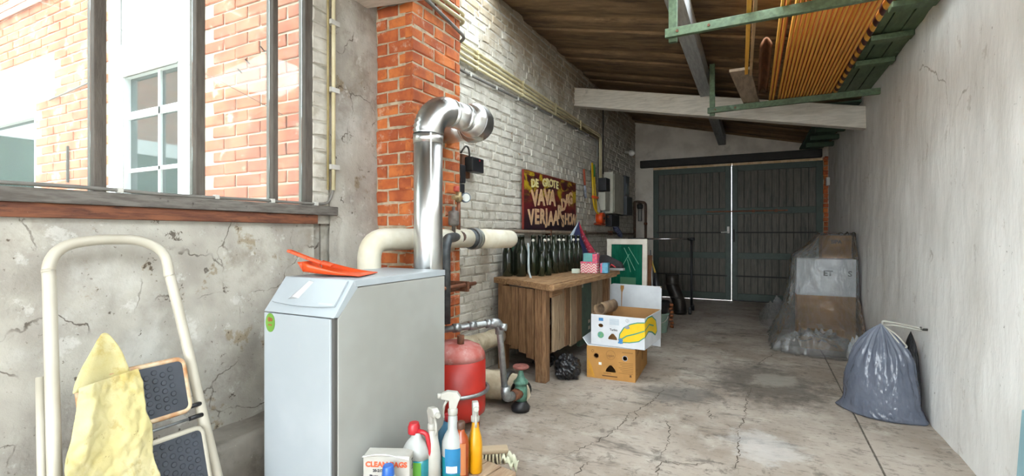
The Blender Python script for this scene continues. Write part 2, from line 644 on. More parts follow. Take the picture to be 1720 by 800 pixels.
part(floor, 'concrete_slab', slab(-1), M_floor)
part(floor, 'concrete_slab', slab(1), M_floor)
mb = MB()
for (xa, ya), (xb, yb) in zip(SEAM[:-1], SEAM[1:]):
    mb.hexa([(xa - 0.006, ya, -0.12), (xa + 0.006, ya, -0.12), (xb + 0.006, yb, -0.12), (xb - 0.006, yb, -0.12)],
            [(xa - 0.006, ya, -0.006), (xa + 0.006, ya, -0.006), (xb + 0.006, yb, -0.006), (xb - 0.006, yb, -0.006)])
part(floor, 'joint_filler', mb, M_joint)


def crack(pts, w):
    """thin open crack: a narrow dark strip with a jagged outline lying in the slab surface"""
    mb = MB()
    fine = []
    for (xa, ya), (xb, yb) in zip(pts[:-1], pts[1:]):
        n = max(2, int(math.hypot(xb - xa, yb - ya) / 0.016))
        for i in range(n):
            k = i / n
            fine.append((xa + (xb - xa) * k + random.uniform(-.011, .011), ya + (yb - ya) * k + random.uniform(-.011, .011)))
    fine.append(pts[-1])
    n = len(fine)
    vs_, fs = [], []
    for i, (x, y) in enumerate(fine):
        x2, y2 = fine[min(i + 1, n - 1)]
        x1, y1 = fine[max(i - 1, 0)]
        dx, dy = x2 - x1, y2 - y1
        dl = math.hypot(dx, dy) or 1
        ww = w * random.uniform(0.3, 1.2) * min(1, 4 * min(i + 1, n - i) / n)
        vs_ += [(x - dy / dl * ww, y + dx / dl * ww, 0.0012), (x + dy / dl * ww, y - dx / dl * ww, 0.0012)]
        if i:
            fs.append((2 * i - 2, 2 * i - 1, 2 * i + 1, 2 * i))
    mb.add(vs_, fs)
    part(floor, 'crack', mb, M_crack)


crack([(-0.909, 2.095), (-0.807, 2.271), (-0.720, 2.501), (-0.664, 2.734), (-0.666, 2.937), (-0.591, 3.147), (-0.562, 3.420), (-0.551, 3.726)], 0.0034)
crack([(-0.657, 2.963), (-0.601, 2.917), (-0.626, 2.822)], 0.0034)
crack([(-0.472, 2.981), (-0.405, 2.799), (-0.392, 2.609), (-0.397, 2.420)], 0.0034)
crack([(0.000, 3.877), (-0.025, 3.556), (-0.030, 3.312), (-0.046, 3.074), (-0.072, 2.966), (-0.145, 3.024), (-0.221, 3.056)], 0.0034)
crack([(-0.241, 3.229), (-0.215, 3.059)], 0.0034)
crack([(-0.066, 2.969), (-0.062, 2.775), (-0.058, 2.590), (-0.061, 2.407)], 0.0034)
crack([(-0.366, 2.401), (-0.398, 2.338), (-0.380, 2.235)], 0.0034)
crack([(-0.702, 2.232), (-0.712, 2.129), (-0.719, 2.064)], 0.0034)
crack([(0.035, 4.375), (0.073, 4.639), (0.186, 4.993), (0.345, 5.250)], 0.0034)
crack([(-0.392, 2.388), (-0.284, 2.396), (-0.184, 2.472)], 0.0034)
# ------------------------------------------------------------------ right wall
mb = MB()


def fright(u, v):
    y = -2.6 + u * (YB + 2.9)
    z = v * (ROOF(XR(y)) + 0.05)
    return (XR(y) + 0.012 * fr(y, 3.1, z, 1.1) + 0.006 * fr(y, 8.0, z * 0.5, 7), y, z)


mb.grid(fright, 240, 70)
mb.add([(XR(-2.6) + 0.3, -2.6, 0), (XR(YB) + 0.3, YB + 0.3, 0), (XR(YB) + 0.3, YB + 0.3, 2.6), (XR(-2.6) + 0.3, -2.6, 2.6)], [(0, 1, 2, 3)])
tag(solo('wall_right', mb, M_plaster_r, None, None), kind='structure')

# ------------------------------------------------------------------ left wall: plaster, window, pier, white brickwork
def frame_l(name, kind='structure'):
    return thing(name, loc=(-1.99, 0, 0), rotz=AL, kind=kind)


wall = frame_l('wall_left')          # local x = into the room, y = along the wall
W0, W1 = -2.6, 1.69                  # window from W0 to W1
ZS, ZT = 1.155, 3.0                 # top of the masonry under the sill, window head
mb = MB()
mb.grid(lambda u, v: (0.010 * fr(u * 4.3, 1, v, 2.2) + 0.004 * fr(u * 4.3, 5, v, 9), W0 + u * (W1 - W0), v * ZS), 150, 42)
mb.box(-0.26, -0.03, W0, 1.75, -0.1, ZS)
part(wall, 'plaster_below_window', mb, M_plaster_l, False)
mb = MB()
mb.grid(lambda u, v: (0.010 * fr(u * 0.5 + 1.69, 2, v * 3, 2.2) + 0.004 * fr(u * 0.5, 6, v * 3, 9) + (0.006 if v < 0.37 and u > 0.22 else 0), 1.79 + u * 0.36, v * 3.1), 24, 110)
part(wall, 'plaster_beside_pier', mb, M_plaster_l, False)
mb = MB().box(-0.26, -0.03, 1.76, YB + 0.3, -0.1, 3.2)
mb.box(-0.26, -0.0, W0, 1.76, ZT, 3.2)
part(wall, 'masonry_core', mb, M_white_mortar, False)
# concrete plinth at the foot of the window wall
mb = MB()
mb.grid(lambda u, v: ((0.0 if v > 0.999 else 0.2 * min(1, (1 - v) * 2.2)) + 0.006 * fr(u * 4, 3, v, 6), W0 + u * 4.3, (0.30 + 0.02 * (1 - v) * 0 + 0.014 * fr(u * 4.3, 9, v, 3)) * min(1, v * 1.85)), 90, 14)
M_plinth = mat('dusty_grey_concrete', '#857f76', '#6f685f', rough=0.9, scale=5, bump=0.5, bscale=30, layers=[('#575048', 6, 0.55, 0.7, 0.6), ('#b5aea2', 30, 0.66, 0.72, 0.6)])
part(wall, 'plinth', mb, M_plinth, False)


def brick_mesh(name, m, l=0.205, h=0.062, d=0.05, jag=0.003, soft=0.006):
    """a brick whose face looks along +x: softened face edges, a few irregular corners"""
    j = lambda k: random.uniform(-k, k)
    vs_ = []
    for y, z in ((0, 0), (l, 0), (l, h), (0, h)):
        vs_.append((-d, y, z))
    for y, z in ((0, 0), (l, 0), (l, h), (0, h)):
        vs_.append((-soft, y + j(jag), z + j(jag)))
    for y, z, sy, sz in ((0, 0, 1, 1), (l, 0, -1, 1), (l, h, -1, -1), (0, h, 1, -1)):
        vs_.append((j(jag * .6), y + sy * soft + j(jag), z + sz * soft + j(jag)))
    fs = [(8, 9, 10, 11)] + [(4 + i, 4 + (i + 1) % 4, 8 + (i + 1) % 4, 8 + i) for i in range(4)] + [(i, (i + 1) % 4, 4 + (i + 1) % 4, 4 + i) for i in range(4)]
    return MB().add(vs_, fs), m


def place(parent, me, x, y, z, ly, hz, name='brick', rotz=0.0):
    o = bpy.data.objects.new(name, me)
    C.objects.link(o)
    o.parent = parent
    o.location = (x, y, z)
    o.scale = (1, ly, hz)
    o.rotation_euler = (random.uniform(-.012, .012), 0, rotz + random.uniform(-.01, .01))
    return o


# painted brickwork: course 0.072, every other course headers
CH, BH = 0.072, 0.062
white_var = []
for i in range(6):
    b, m = brick_mesh('brick', M_white_brick, jag=0.006, soft=0.007)
    white_var.append((b, b.mesh('brick', m)))
spots = []
row = 0
z = 0.0
while z < 3.12:
    full = 0.216
    hdr = row % 2 == 1
    step = 0.108 if (hdr and row % 4 == 1) else full
    y = 2.63 - (0.054 if row % 2 else 0) - (0.108 if row % 4 == 2 else 0)
    while y < YB:
        y0, y1 = max(y, 2.60), min(y + step - 0.011, YB + 0.02)
        if y1 - y0 > 0.04:
            spots.append((y0, z, y1 - y0))
        y += step
    z += CH
    row += 1


def bias(s):
    y, z, l = s
    d = math.hypot(y, 1.9)
    seen = 0 if (0.25 < z < 2.95 and (y > 3.05 or z > 1.2)) else 100
    return seen + d - 6 * (l > 0.15) * 0.12 + abs(z - 1.5) * 0.4


spots.sort(key=bias)
for (y, z, l) in spots[:300]:
    place(wall, random.choice(white_var)[1], 0.004 + random.uniform(-.003, .003), y, z + random.uniform(-.003, .003), l / 0.205, 1)
mb = MB()
for (y, z, l) in spots[300:]:
    b = random.choice(white_var)[0]
    dx, dz = 0.004 + random.uniform(-.003, .003), random.uniform(-.003, .003)
    mb.add([(px + dx, y + py * l / 0.205, z + pz + dz) for px, py, pz in b.v], b.f)
o = part(wall, 'brickwork', mb, M_white_brick, False)
o['kind'] = 'stuff'
mb = MB().box(-0.2, -0.003, 2.6, YB + 0.05, 0, 3.16)
part(wall, 'mortar_bed', mb, M_white_mortar, False)
# painted brick jamb of the window
z = ZS + 0.09
k = 0
while z < 3.05:
    place(wall, random.choice(white_var)[1], 0.002, 1.688, z, (0.10) / 0.205, 1)
    z += CH
    k += 1
part(wall, 'jamb_mortar', MB().box(-0.06, -0.006, 1.69, 1.80, ZS, 3.1), M_white_mortar, False)

# red brick chimney pier
pier = frame_l('chimney_pier')
P0, P1, PX = 2.135, 2.622, 0.265
part(pier, 'mortar_core', MB().box(-0.02, PX - 0.006, P0 + 0.006, P1 - 0.006, 0, 3.12), M_mortar, False)
red_side = []
for i in range(6):
    b, m = brick_mesh('brick', M_red_brick if i % 2 else M_red_brick2, jag=0.006, soft=0.007)
    red_side.append(b.mesh('brick', m))
z, row = 0.01, 0
while z < 3.06:
    # room-side face (looks along +x)
    L = P1 - P0
    y = P0
    cuts = [0.102, 0.216, 0.216] if row % 2 else [0.21, 0.216, 0.102]
    for i, c_ in enumerate(cuts):
        l = min(c_, P1 - y) - 0.011
        if l > 0.03:
            place(pier, random.choice(red_side), PX + random.uniform(-.003, .003), y, z, l / 0.205, 1)
        y += c_
    # near face (looks back along -y): bricks turned by 90 degrees, laid from the wall outwards
    x = 0.0
    for l in ((0.155, 0.09) if row % 2 else (0.075, 0.17)):
        o = place(pier, random.choice(red_side), x, P0 + random.uniform(-.003, .003), z, l / 0.205, 1, rotz=-PI / 2)
        x += l + 0.012
    z += 0.071
    row += 1

# ------------------------------------------------------------------ window in the left wall
win = frame_l('window_1')
part(win, 'sill', MB().box(-0.10, 0.035, W0, 1.818, 1.198, 1.243), M_sill_grey, False, bevel=0.004)
part(win, 'sill_plate', MB().box(-0.05, 0.022, W0, 1.70, 1.152, 1.198), M_sill_brown, False, bevel=0.003)
MUL = [(-2.58, -2.54), (-1.9, -1.86), (-1.23, -1.19), (-0.56, -0.52), (0.11, 0.145), (0.46, 0.495), (0.803, 0.839), (1.132, 1.168), (1.470, 1.497), (1.646, 1.69)]
for a, b in MUL:
    part(win, 'mullion', MB().box(-0.055, -0.005, a, b, 1.243, ZT), M_mullion, False, bevel=0.003)
for (a0, a1), (b0, b1) in zip(MUL[:-1], MUL[1:]):
    part(win, 'pane', MB().box(-0.034, -0.030, a1, b0, 1.243, ZT), M_glass, False)
part(win, 'head', MB().box(-0.08, 0.03, W0, 1.70, ZT - 0.03, ZT + 0.06), M_mullion, False)

# ------------------------------------------------------------------ roof
M_added_rooflight = clear_mat('added_clear_rooflight', '#eef2f2', 0.12, 0.2, 1.3, '#e6e8e6')
ceil = thing('ceiling', kind='structure')
SW = 0.86
k = -8
while 4.27 + k * SW < YB + 0.4:
    y0 = 4.27 + k * SW
    near = -1.0 < y0 < 3.3          # unseen clear sheets over the near end, added to let in more daylight
    for x0, x1 in ((-2.06, -0.42), (-0.47, 1.44)):
        mb = MB()

        def froof(u, v, y0=y0, x0=x0, x1=x1):
            x = x0 + v * (x1 - x0)
            lip = 0.062 if u == 0 else 0.0          # turned-up edge that closes the joint
            yy = y0 + (u + (0.018 if u == 0 else 0.0)) * (SW + 0.05)
            wv = 0.5 + 0.5 * math.cos(2 * PI * u * 3.0)
            rib = 0.030 * max(0.0, min(1.0, (u - 0.69) / 0.03)) * max(0.0, min(1.0, (1.0 - u) / 0.03))
            return (x, yy, ROOF(x) + 0.024 + 0.008 * wv + 0.052 * u - rib + lip + (0.008 if x0 < -1 else 0))
        mb.grid(froof, 48, 5)
        lit = near and (x0 > -1 or y0 > 2.0)
        part(ceil, 'added_rooflight' if lit else 'roof_sheet', mb, M_added_rooflight if lit else M_roof, thick=0.0 if lit else 0.007)
    k += 1
o = thing('roof_purlin', kind='structure')
part(o, 'timber', MB().hexa([(-0.50, -2.6, 2.585), (-0.385, -2.6, 2.585), (-0.375, YB, 2.585), (-0.49, YB, 2.585)],
                            [(-0.50, -2.6, 2.765), (-0.385, -2.6, 2.745), (-0.375, YB, 2.745), (-0.49, YB, 2.765)]), M_purlin, bevel=0.004)
o = thing('roof_beam', kind='structure')
part(o, 'timber', MB().hexa([(-1.93, 5.47, 2.657), (1.0, 5.56, 2.105), (1.0, 5.68, 2.105), (-1.93, 5.59, 2.657)],
                            [(-1.93, 5.47, 2.878), (1.0, 5.56, 2.318), (1.0, 5.68, 2.318), (-1.93, 5.59, 2.878)]), M_beam, bevel=0.006)
o = thing('roof_beam', kind='structure')      # its end shows at the top of the picture, above the window
part(o, 'timber', MB().hexa([(-1.97, 1.95, 2.395), (1.0, 1.98, 2.12), (1.0, 2.10, 2.12), (-1.97, 2.07, 2.395)],
                            [(-1.97, 1.95, 2.62), (1.0, 1.98, 2.34), (1.0, 2.10, 2.34), (-1.97, 2.07, 2.62)]), M_beam, bevel=0.006)

# ------------------------------------------------------------------ far wall and garage doors
DX0, DX1, DZ = -1.553, 1.0, 2.268
wb = thing('wall_back', kind='structure')
mb = MB()


def fback(x0, x1, z0, z1f, nu, nv):
    def fn(u, v):
        x = x0 + u * (x1 - x0)
        z = z0 + v * (z1f(x) - z0)
        return (x, YB + 0.010 * fr(x, 4, z, 2.5), z)
    mb.grid(fn, nu, nv)


fback(-1.9, DX0, 0, lambda x: ROOF(x) + 0.04, 12, 90)
fback(DX0, DX1, DZ + 0.01, lambda x: ROOF(x) + 0.04, 70, 16)
mb.box(-2.0, DX0, YB + 0.03, YB + 0.3, 0, 3.1)
mb.box(DX1 + 0.045, 1.3, YB + 0.02, YB + 0.3, 0, 2.6)
mb.hexa([(-2.0, YB + 0.03, DZ + 0.01), (1.3, YB + 0.03, DZ + 0.01), (1.3, YB + 0.3, DZ + 0.01), (-2.0, YB + 0.3, DZ + 0.01)],
        [(-2.0, YB + 0.03, 3.1), (1.3, YB + 0.03, 2.4), (1.3, YB + 0.3, 2.4), (-2.0, YB + 0.3, 3.1)])
part(wb, 'plaster', mb, M_plaster_b)
z = 0.0
while z < 2.25:                     # raw brick ends at the right-hand jamb
    place(wb, random.choice(red_side), DX1 - 0.012 + random.uniform(-.008, .008), YB + 0.02, z, 0.09 / 0.205, 1, rotz=-PI / 2)
    z += 0.072
o = thing('door_lintel', kind='structure')
part(o, 'timber', MB().box(-1.76, 0.96, YB - 0.1, YB - 0.001, 2.275, 2.40), M_black_wood, bevel=0.008)


def garage_door(name, x0, x1, hinge):
    d = thing(name, loc=(x0, YB + 0.02, 0), kind='structure')
    w = x1 - x0
    n = 11
    for i in range(n):
        a, b = 0.085 + (w - 0.17) * i / n, 0.085 + (w - 0.17) * (i + 1) / n
        part(d, 'board', MB().box(a + 0.003, b - 0.003, 0.012 + random.uniform(0, .006), 0.035, 0.04, 2.2), M_door_board, False, bevel=0.003)
    part(d, 'backing', MB().box(0.005, w - 0.005, 0.03, 0.05, 0.006 if hinge < 0 else 0.001, 2.22), M_black_wood, False)
    for a, b in ((0, 0.09), (w - 0.09, w)):
        part(d, 'stile', MB().box(a, b, -0.015, 0.03, 0.02, 2.235), M_door_frame, False, bevel=0.003)
    for z0, z1 in ((0.02, 0.13), (0.70, 0.80), (1.435, 1.535), (2.14, 2.235)):
        part(d, 'rail', MB().box(0.09, w - 0.09, -0.012, 0.03, z0, z1), M_door_frame, False, bevel=0.003)
    for z0 in (1.12, 0.405):
        part(d, 'iron_bar', MB().box(0.06, w - 0.06, -0.03, -0.008, z0, z0 + 0.022), M_black_wood, False)
    return d


d1 = garage_door('door_1', DX0 + 0.004, -0.2955, -1)
d2 = garage_door('door_2', -0.2905, DX1 - 0.02, 1)
part(wb, 'door_stop', MB().box(DX0, -0.29, YB + 0.045, YB + 0.075, 2.225, DZ + 0.02).box(-0.285, DX1, YB + 0.045, YB + 0.075, 2.232, DZ + 0.02), mat('raw_pine_strip', '#d9c09a', '#c7a578', rough=0.7, scale=12))
part(wb, 'jamb_mortar', MB().box(DX1 - 0.025, DX1 + 0.06, YB + 0.035, YB + 0.3, 0, DZ + 0.02), M_mortar)
M_rust_bolt = M_rust
mb = MB().box(0.88, 1.235, -0.055, -0.035, 1.468, 1.49)
part(d1, 'bolt_keeper', mb, M_rust, False)
mb = MB().box(-0.03, 0.80, -0.055, -0.035, 1.468, 1.49).box(0.30, 0.34, -0.06, -0.012, 1.455, 1.503).box(0.62, 0.66, -0.06, -0.012, 1.455, 1.503)
part(d2, 'sliding_bolt', mb, M_rust, False)
M_steel = mat('bright_steel', '#b9bbbd', rough=0.3, metal=1.0)
mb = MB().box(1.19, 1.225, -0.03, -0.012, 1.12, 1.23).tube([(1.207, -0.03, 1.14), (1.207, -0.075, 1.14), (1.10, -0.075, 1.135)], 0.010, 10)
part(d1, 'handle', mb, M_zinc, False)
part(d2, 'pull_handle', MB().tube([(0.035, -0.012, 1.18), (0.035, -0.05, 1.18), (0.035, -0.05, 0.98), (0.035, -0.012, 0.98)], 0.008, 8), M_black_wood, False)
solo('wall_socket', MB().box(XR(8.45) - 0.05, XR(8.45) - 0.004, 8.42, 8.50, 1.83, 1.95), M_zinc,
     'small white socket box on the right wall beside the garage door', 'socket', loc=(XR(8.45), 8.45, 1.83), bevel=0.004)

# ------------------------------------------------------------------ outside: courtyard facade seen through the window
FY = 1.75
fac = thing('wall_courtyard', kind='structure')
M_fac_brick = mat('courtyard_brick', '#a2553a', '#b67052', rough=0.85, scale=6, bump=0.3, bscale=60, layers=[('#d5c2b0', 7, 0.55, 0.68, 0.6), ('#86432c', 5, 0.56, 0.72, 0.4)])
M_fac_mortar = mat('courtyard_mortar', '#c8bdaa', '#b3a792', rough=0.95, scale=20)
HOLES = [(-4.10, -3.045, 0.0, 3.6), (-7.5, -5.30, 1.0, 2.23), (-7.5, -5.06, 2.23, 2.545)]


def fac_core():
    mb = MB()
    y0, y1 = FY + 0.008, FY + 0.28
    mb.box(-3.045, -2.02, y0, y1, -0.1, 3.6)
    mb.box(-5.06, -4.10, y0, y1, -0.1, 3.6)
    mb.box(-5.30, -5.06, y0, y1, -0.1, 2.23)
    mb.box(-8.5, -5.06, y0, y1, 2.545, 3.6)
    mb.box(-8.5, -5.30, y0, y1, -0.1, 1.0)
    mb.box(-8.5, -7.5, y0, y1, 1.0, 2.545)
    return mb


part(fac, 'mortar_core', fac_core(), M_fac_mortar)
fv = []
for i in range(5):
    b, m = brick_mesh('brick', M_fac_brick, jag=0.003, soft=0.004)
    fv.append((b, b.mesh('brick', m)))
fs_spots = []
z, row = 0.05, 0
while z < 3.5:
    x = -2.03 - (0.11 if row % 2 else 0)
    while x > -8.4:
        x0 = x - 0.205
        if not any(x0 < h1 and x0 + 0.205 > h0 and z < h3 and z + BH > h2 for h0, h1, h2, h3 in HOLES):
            fs_spots.append((x0, z))
        x -= 0.218
    z += 0.074
    row += 1
fs_spots.sort(key=lambda s: (0 if 1.2 < s[1] < 3.0 else 50) - s[0])
for x, z in fs_spots[:300]:
    place(fac, random.choice(fv)[1], x, FY + random.uniform(-.003, .003), z, 1, 1, rotz=-PI / 2)
mb = MB()
for x, z in fs_spots[300:]:
    b = random.choice(fv)[0]
    mb.add([(x + py, FY - px, z + pz) for px, py, pz in b.v], b.f)
o = part(fac, 'brickwork', mb, M_fac_brick)
o['kind'] = 'stuff'
part(fac, 'concrete_lintel', MB().box(-7.5, -5.06, FY - 0.004, FY + 0.2, 2.23, 2.545), mat('pale_concrete_lintel', '#d5d3cd', '#c4c1ba', rough=0.8), bevel=0.004)
part(fac, 'gutter', MB().tube([(-8.5, FY - 0.03, 3.03), (-4.9, FY - 0.03, 3.0)], 0.018, 10).tube([(-8.5, FY - 0.03, 3.09), (-4.9, FY - 0.03, 3.06)], 0.014, 10), M_white_pvc)
part(fac, 'iron_stay', MB().bar((-4.70, FY - 0.012, 1.5), (-4.70, FY - 0.012, 1.78), 0.02, 0.012, up=(0, 1, 0)), M_dark_cable)
mb = MB()
for x, z in ((-2.55, 2.07), (-2.62, 2.03), (-2.42, 2.12)):
    mb.tube([(x, FY, z), (x + 0.02, FY - 0.04, z + 0.01)], 0.004, 6)
part(fac, 'wall_hook', mb, M_dark_cable)
part(fac, 'cable', MB().tube([(-5.0, FY - 0.015, 2.17), (-4.6, FY - 0.015, 2.20), (-4.12, FY - 0.015, 2.24)], 0.006, 6), M_grey_cable)

M_room_glass = mat('dim_room_glass', '#1f2a2a', '#2a3534', rough=0.03, scale=3, spec=0.6)
d3 = thing('door_3', kind='structure')      # white plastic door unit across the yard
DXa, DXb = -4.10, -3.045
mb = MB()
holed_panel(mb, [(DXa, 0.0), (DXb, 0.0), (DXb, 3.6), (DXa, 3.6)], [[(-3.889, 0.9), (-3.246, 0.9), (-3.246, 2.187), (-3.889, 2.187)], [(-3.93, 2.42), (-3.15, 2.42), (-3.15, 3.5), (-3.93, 3.5)]], 0.07,
            frame((0, FY + 0.03, 0), (1, 0, 0), (0, 0, 1)))
part(d3, 'frame', mb, M_white_pvc)
part(d3, 'pane', MB().box(-3.9, -3.24, FY + 0.035, FY + 0.045, 0.88, 2.2), M_room_glass)
part(d3, 'sky_white_pane', MB().box(-3.94, -3.14, FY + 0.02, FY + 0.04, 2.4, 3.52), M_white_pvc)  # upper glass; the bright sky reflected in it is plain white colour
part(d3, 'muntin_and_reflection', MB().box(-3.515, -3.490, FY + 0.018, FY + 0.034, 0.9, 2.187), M_white_pvc)
for z in (1.53, 1.90):  # the thick upper one is a white reflection in the glass, built solid
    part(d3, 'muntin_and_reflection', MB().box(-3.889, -3.246, FY + 0.018, FY + 0.033, z, z + (0.025 if z < 1.8 else 0.05)), M_white_pvc)
part(d3, 'drip_edge', MB().box(-3.895, -3.24, FY - 0.012, FY + 0.0, 2.187, 2.197), M_grey_cable)
part(d3, 'seal', MB().box(-3.905, -3.893, FY - 0.0065, FY + 0.0, 0.9, 2.187).box(-3.94, -3.93, FY - 0.0065, FY, 2.42, 3.5), M_grey_cable)
w2 = thing('window_2', kind='structure')
mb = MB()
holed_panel(mb, [(-7.5, 1.0), (-5.30, 1.0), (-5.30, 2.23), (-7.5, 2.23)], [[(-7.4, 1.1), (-5.45, 1.1), (-5.45, 2.10), (-7.4, 2.10)]], 0.07, frame((0, FY + 0.08, 0), (1, 0, 0), (0, 0, 1)))
part(w2, 'frame', mb, M_white_pvc)
part(w2, 'pane', MB().box(-7.42, -5.43, FY + 0.09, FY + 0.1, 1.08, 2.12), M_room_glass)
mb = MB().box(-12, -2.26, -14, FY, -0.14, -0.02).box(-12, 12, YB + 0.3, 20, -0.14, -0.02).box(-2.25, 12, -14, -2.6, -0.14, -0.02)
tag(solo('ground', mb, mat('courtyard_paving', '#c4beb3', '#b0a99e', rough=0.9, scale=3), None, None), kind='structure')

# brick outbuilding across the yard: shows only as a reflection in the panes
ob = thing('outbuilding', kind='structure')
M_far_brick = NT('far_brickwork')
bt = M_far_brick.n('ShaderNodeTexBrick')
bt.inputs['Color1'].default_value = hexc('#8a5038')
bt.inputs['Color2'].default_value = hexc('#a3664a')
bt.inputs['Mortar'].default_value = hexc('#b3a792')
bt.inputs['Scale'].default_value = 4.5
mpx = M_far_brick.n('ShaderNodeMapping')
mpx.inputs['Rotation'].default_value = (PI / 2, 0, PI / 2)
M_far_brick.l(M_far_brick.pos(), mpx.inputs['Vector'])
M_far_brick.l(mpx.outputs[0], bt.inputs['Vector'])
M_far_brick.l(bt.outputs[0], M_far_brick.b.inputs['Base Color'])
part(ob, 'wall', MB().prism([(-7.0, 0), (1.7, 0), (1.7, 3.2), (-1.5, 5.2), (-7.0, 3.2)], -10.6, -10.2, 'x'), M_far_brick.m)
part(ob, 'fascia', MB().box(-10.2, -9.5, -7.0, 1.7, 2.5, 2.75), M_white_pvc)
part(ob, 'shed_front', MB().box(-9.6, -9.52, -7.0, 1.7, 0, 2.5), M_dark_green)

# ================================================================== boiler corner
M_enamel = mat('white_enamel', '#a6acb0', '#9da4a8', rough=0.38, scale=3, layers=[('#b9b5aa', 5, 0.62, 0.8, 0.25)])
M_enamel_shaded = mat('white_enamel_shaded', '#9c9d98', '#92928c', rough=0.45, scale=2.5, layers=[('#8f8a7e', 3, 0.6, 0.82, 0.3)])  # same boiler paint; the sides' warmer, greyer shade is put into the colour
M_gap = mat('dark_grey_gap', '#4c4b48', rough=0.7)
M_flap_grey = mat('grey_latch', '#a9abab', rough=0.4)
M_alu = mat('shiny_flue_aluminium', '#e6e6e4', '#d8d8d6', rough=0.30, metal=1.0, scale=5, bump=0.06, bscale=25)
M_galv = mat('galvanised_steel', '#a9acac', '#8e9191', rough=0.42, metal=0.85, scale=25, layers=[('#7a776f', 12, 0.6, 0.72, 0.5)])
M_dark_steel = mat('dark_steel_pipe', '#4a4d50', '#5c5f61', rough=0.5, metal=0.7, scale=20, layers=[('#6e4a34', 14, 0.62, 0.72, 0.6)])
M_copper = mat('tarnished_copper', '#8a5a44', '#75503f', rough=0.5, metal=0.6, scale=25, layers=[('#5b4538', 12, 0.55, 0.7, 0.6)])
M_insul = mat('cream_pipe_wrap', '#d8d2c0', '#c9c0a8', rough=0.7, scale=6, bump=0.35, bscale=22, layers=[('#a3906a', 6, 0.62, 0.76, 0.5), ('#7c6a4c', 20, 0.68, 0.74, 0.5)])
M_insul_old = mat('old_felt_pipe_wrap', '#bdb098', '#a3957c', rough=0.85, scale=9, bump=0.6, bscale=40, layers=[('#6f6250', 8, 0.58, 0.72, 0.6)])
M_tank = mat('red_vessel_paint', '#b3281c', '#a02218', rough=0.42, scale=5, layers=[('#c9a79a', 3, 0.66, 0.82, 0.3)])
M_tank_dust = mat('dusty_red_paint', '#b0706a', '#a54c40', rough=0.7, scale=9, layers=[('#c4a8a0', 14, 0.5, 0.7, 0.6)])
M_orange = mat('orange_plastic', '#d9501e', '#c8461a', rough=0.35)
M_brass_green = mat('verdigris_brass', '#5f8a78', '#4c6f60', rough=0.6, metal=0.3, scale=30, layers=[('#6b5a3c', 14, 0.55, 0.7, 0.6)])
M_wheel = mat('rusty_red_wheel', '#8a5248', '#6f3f38', rough=0.7, scale=30)
M_white_pl = mat('white_plastic', '#aeaca4', '#a4a198', rough=0.4)
M_black_tape = mat('black_tape', '#1b1b1d', rough=0.5)

# ---- boiler
BX0, BX1, BY0, BY1, BT = -1.672, -1.304, 1.206, 1.882, 0.932
b = thing('boiler', 'white floor-standing boiler with sloped control panel and green sticker', 'boiler', (-1.49, 1.54, 0))
part(b, 'body', MB().prism([(BY0 + 0.022, 0.03), (BY1, 0.03), (BY1, 0.903), (BY0 + 0.105, 0.903), (BY0 + 0.022, 0.8)], BX0 + 0.002, BX1, 'x'), M_enamel_shaded, bevel=0.003)
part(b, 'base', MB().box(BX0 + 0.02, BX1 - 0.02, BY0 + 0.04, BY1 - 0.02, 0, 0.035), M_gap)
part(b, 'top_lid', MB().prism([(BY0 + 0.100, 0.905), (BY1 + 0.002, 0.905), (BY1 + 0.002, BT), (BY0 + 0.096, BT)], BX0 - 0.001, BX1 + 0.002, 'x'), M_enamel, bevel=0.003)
fp = part(b, 'front_panel', MB().box(BX0, BX1 - 0.016, BY0, BY0 + 0.02, 0.06, 0.802), M_enamel, bevel=0.004)
part(b, 'panel_seam', MB().box(BX1 - 0.018, BX1 - 0.004, BY0 + 0.008, BY0 + 0.024, 0.06, 0.803), M_gap)
part(b, 'sloped_panel', MB().prism([(BY0 + 0.0, 0.806), (BY0 + 0.024, 0.806), (BY0 + 0.118, 0.906), (BY0 + 0.096, BT)], BX0, BX1 + 0.001, 'x'), M_enamel, bevel=0.002)
# sloped control flap with its curved lower edge and grab recess
sl = Vector((0, 0.096, 0.126)).normalized()
SM = frame((0.5 * (BX0 + BX1), BY0, 0.806), (1, 0, 0), tuple(sl))
out = [(-0.165, 0.150)] + [(-0.165 + 0.33 * i / 12, 0.042 - 0.010 * math.sin(PI * i / 12)) for i in range(13)] + [(0.165, 0.150)]
mb = MB()
mb.add([SM @ Vector((x, y, 0.001)) for x, y in out] + [SM @ Vector((x, y, 0.008)) for x, y in out],
       [tuple(range(15))[::-1], tuple(range(15, 30))] + [(i, (i + 1) % 15, 15 + (i + 1) % 15, 15 + i) for i in range(15)])
fl = part(b, 'control_flap', mb, M_enamel)
mb = MB()
mb.add([SM @ Vector(p) for p in ((-0.085, 0.055, 0.0085), (-0.03, 0.062, 0.0085), (0.0, 0.135, 0.0085), (-0.025, 0.142, 0.0085), (-0.05, 0.060, 0.022), (-0.018, 0.135, 0.016))],
       [(0, 1, 4), (1, 2, 5, 4), (2, 3, 5), (3, 0, 4, 5), (0, 3, 2, 1)])
part(fl, 'flap_latch', mb, M_flap_grey)
mb = MB()
mb.add([SM @ Vector(p) for p in ((0.085, 0.044, 0.0088), (0.155, 0.044, 0.0088), (0.155, 0.052, 0.0088), (0.085, 0.052, 0.0088))], [(0, 1, 2, 3)])
part(fl, 'maker_plate', mb, M_flap_grey)
st = MB()
holed_panel(st, circ(0, 0, 0.026, 0.036, 28), [], 0.001, frame((BX0 + 0.038, BY0 - 0.001, 0.765), (1, 0, 0), (0, 0, 1)))
sk = part(fp, 'sticker', st, mat('green_sticker', '#6f9a3c', '#5f8a35', rough=0.5), label='green oval sticker')
mb = MB()
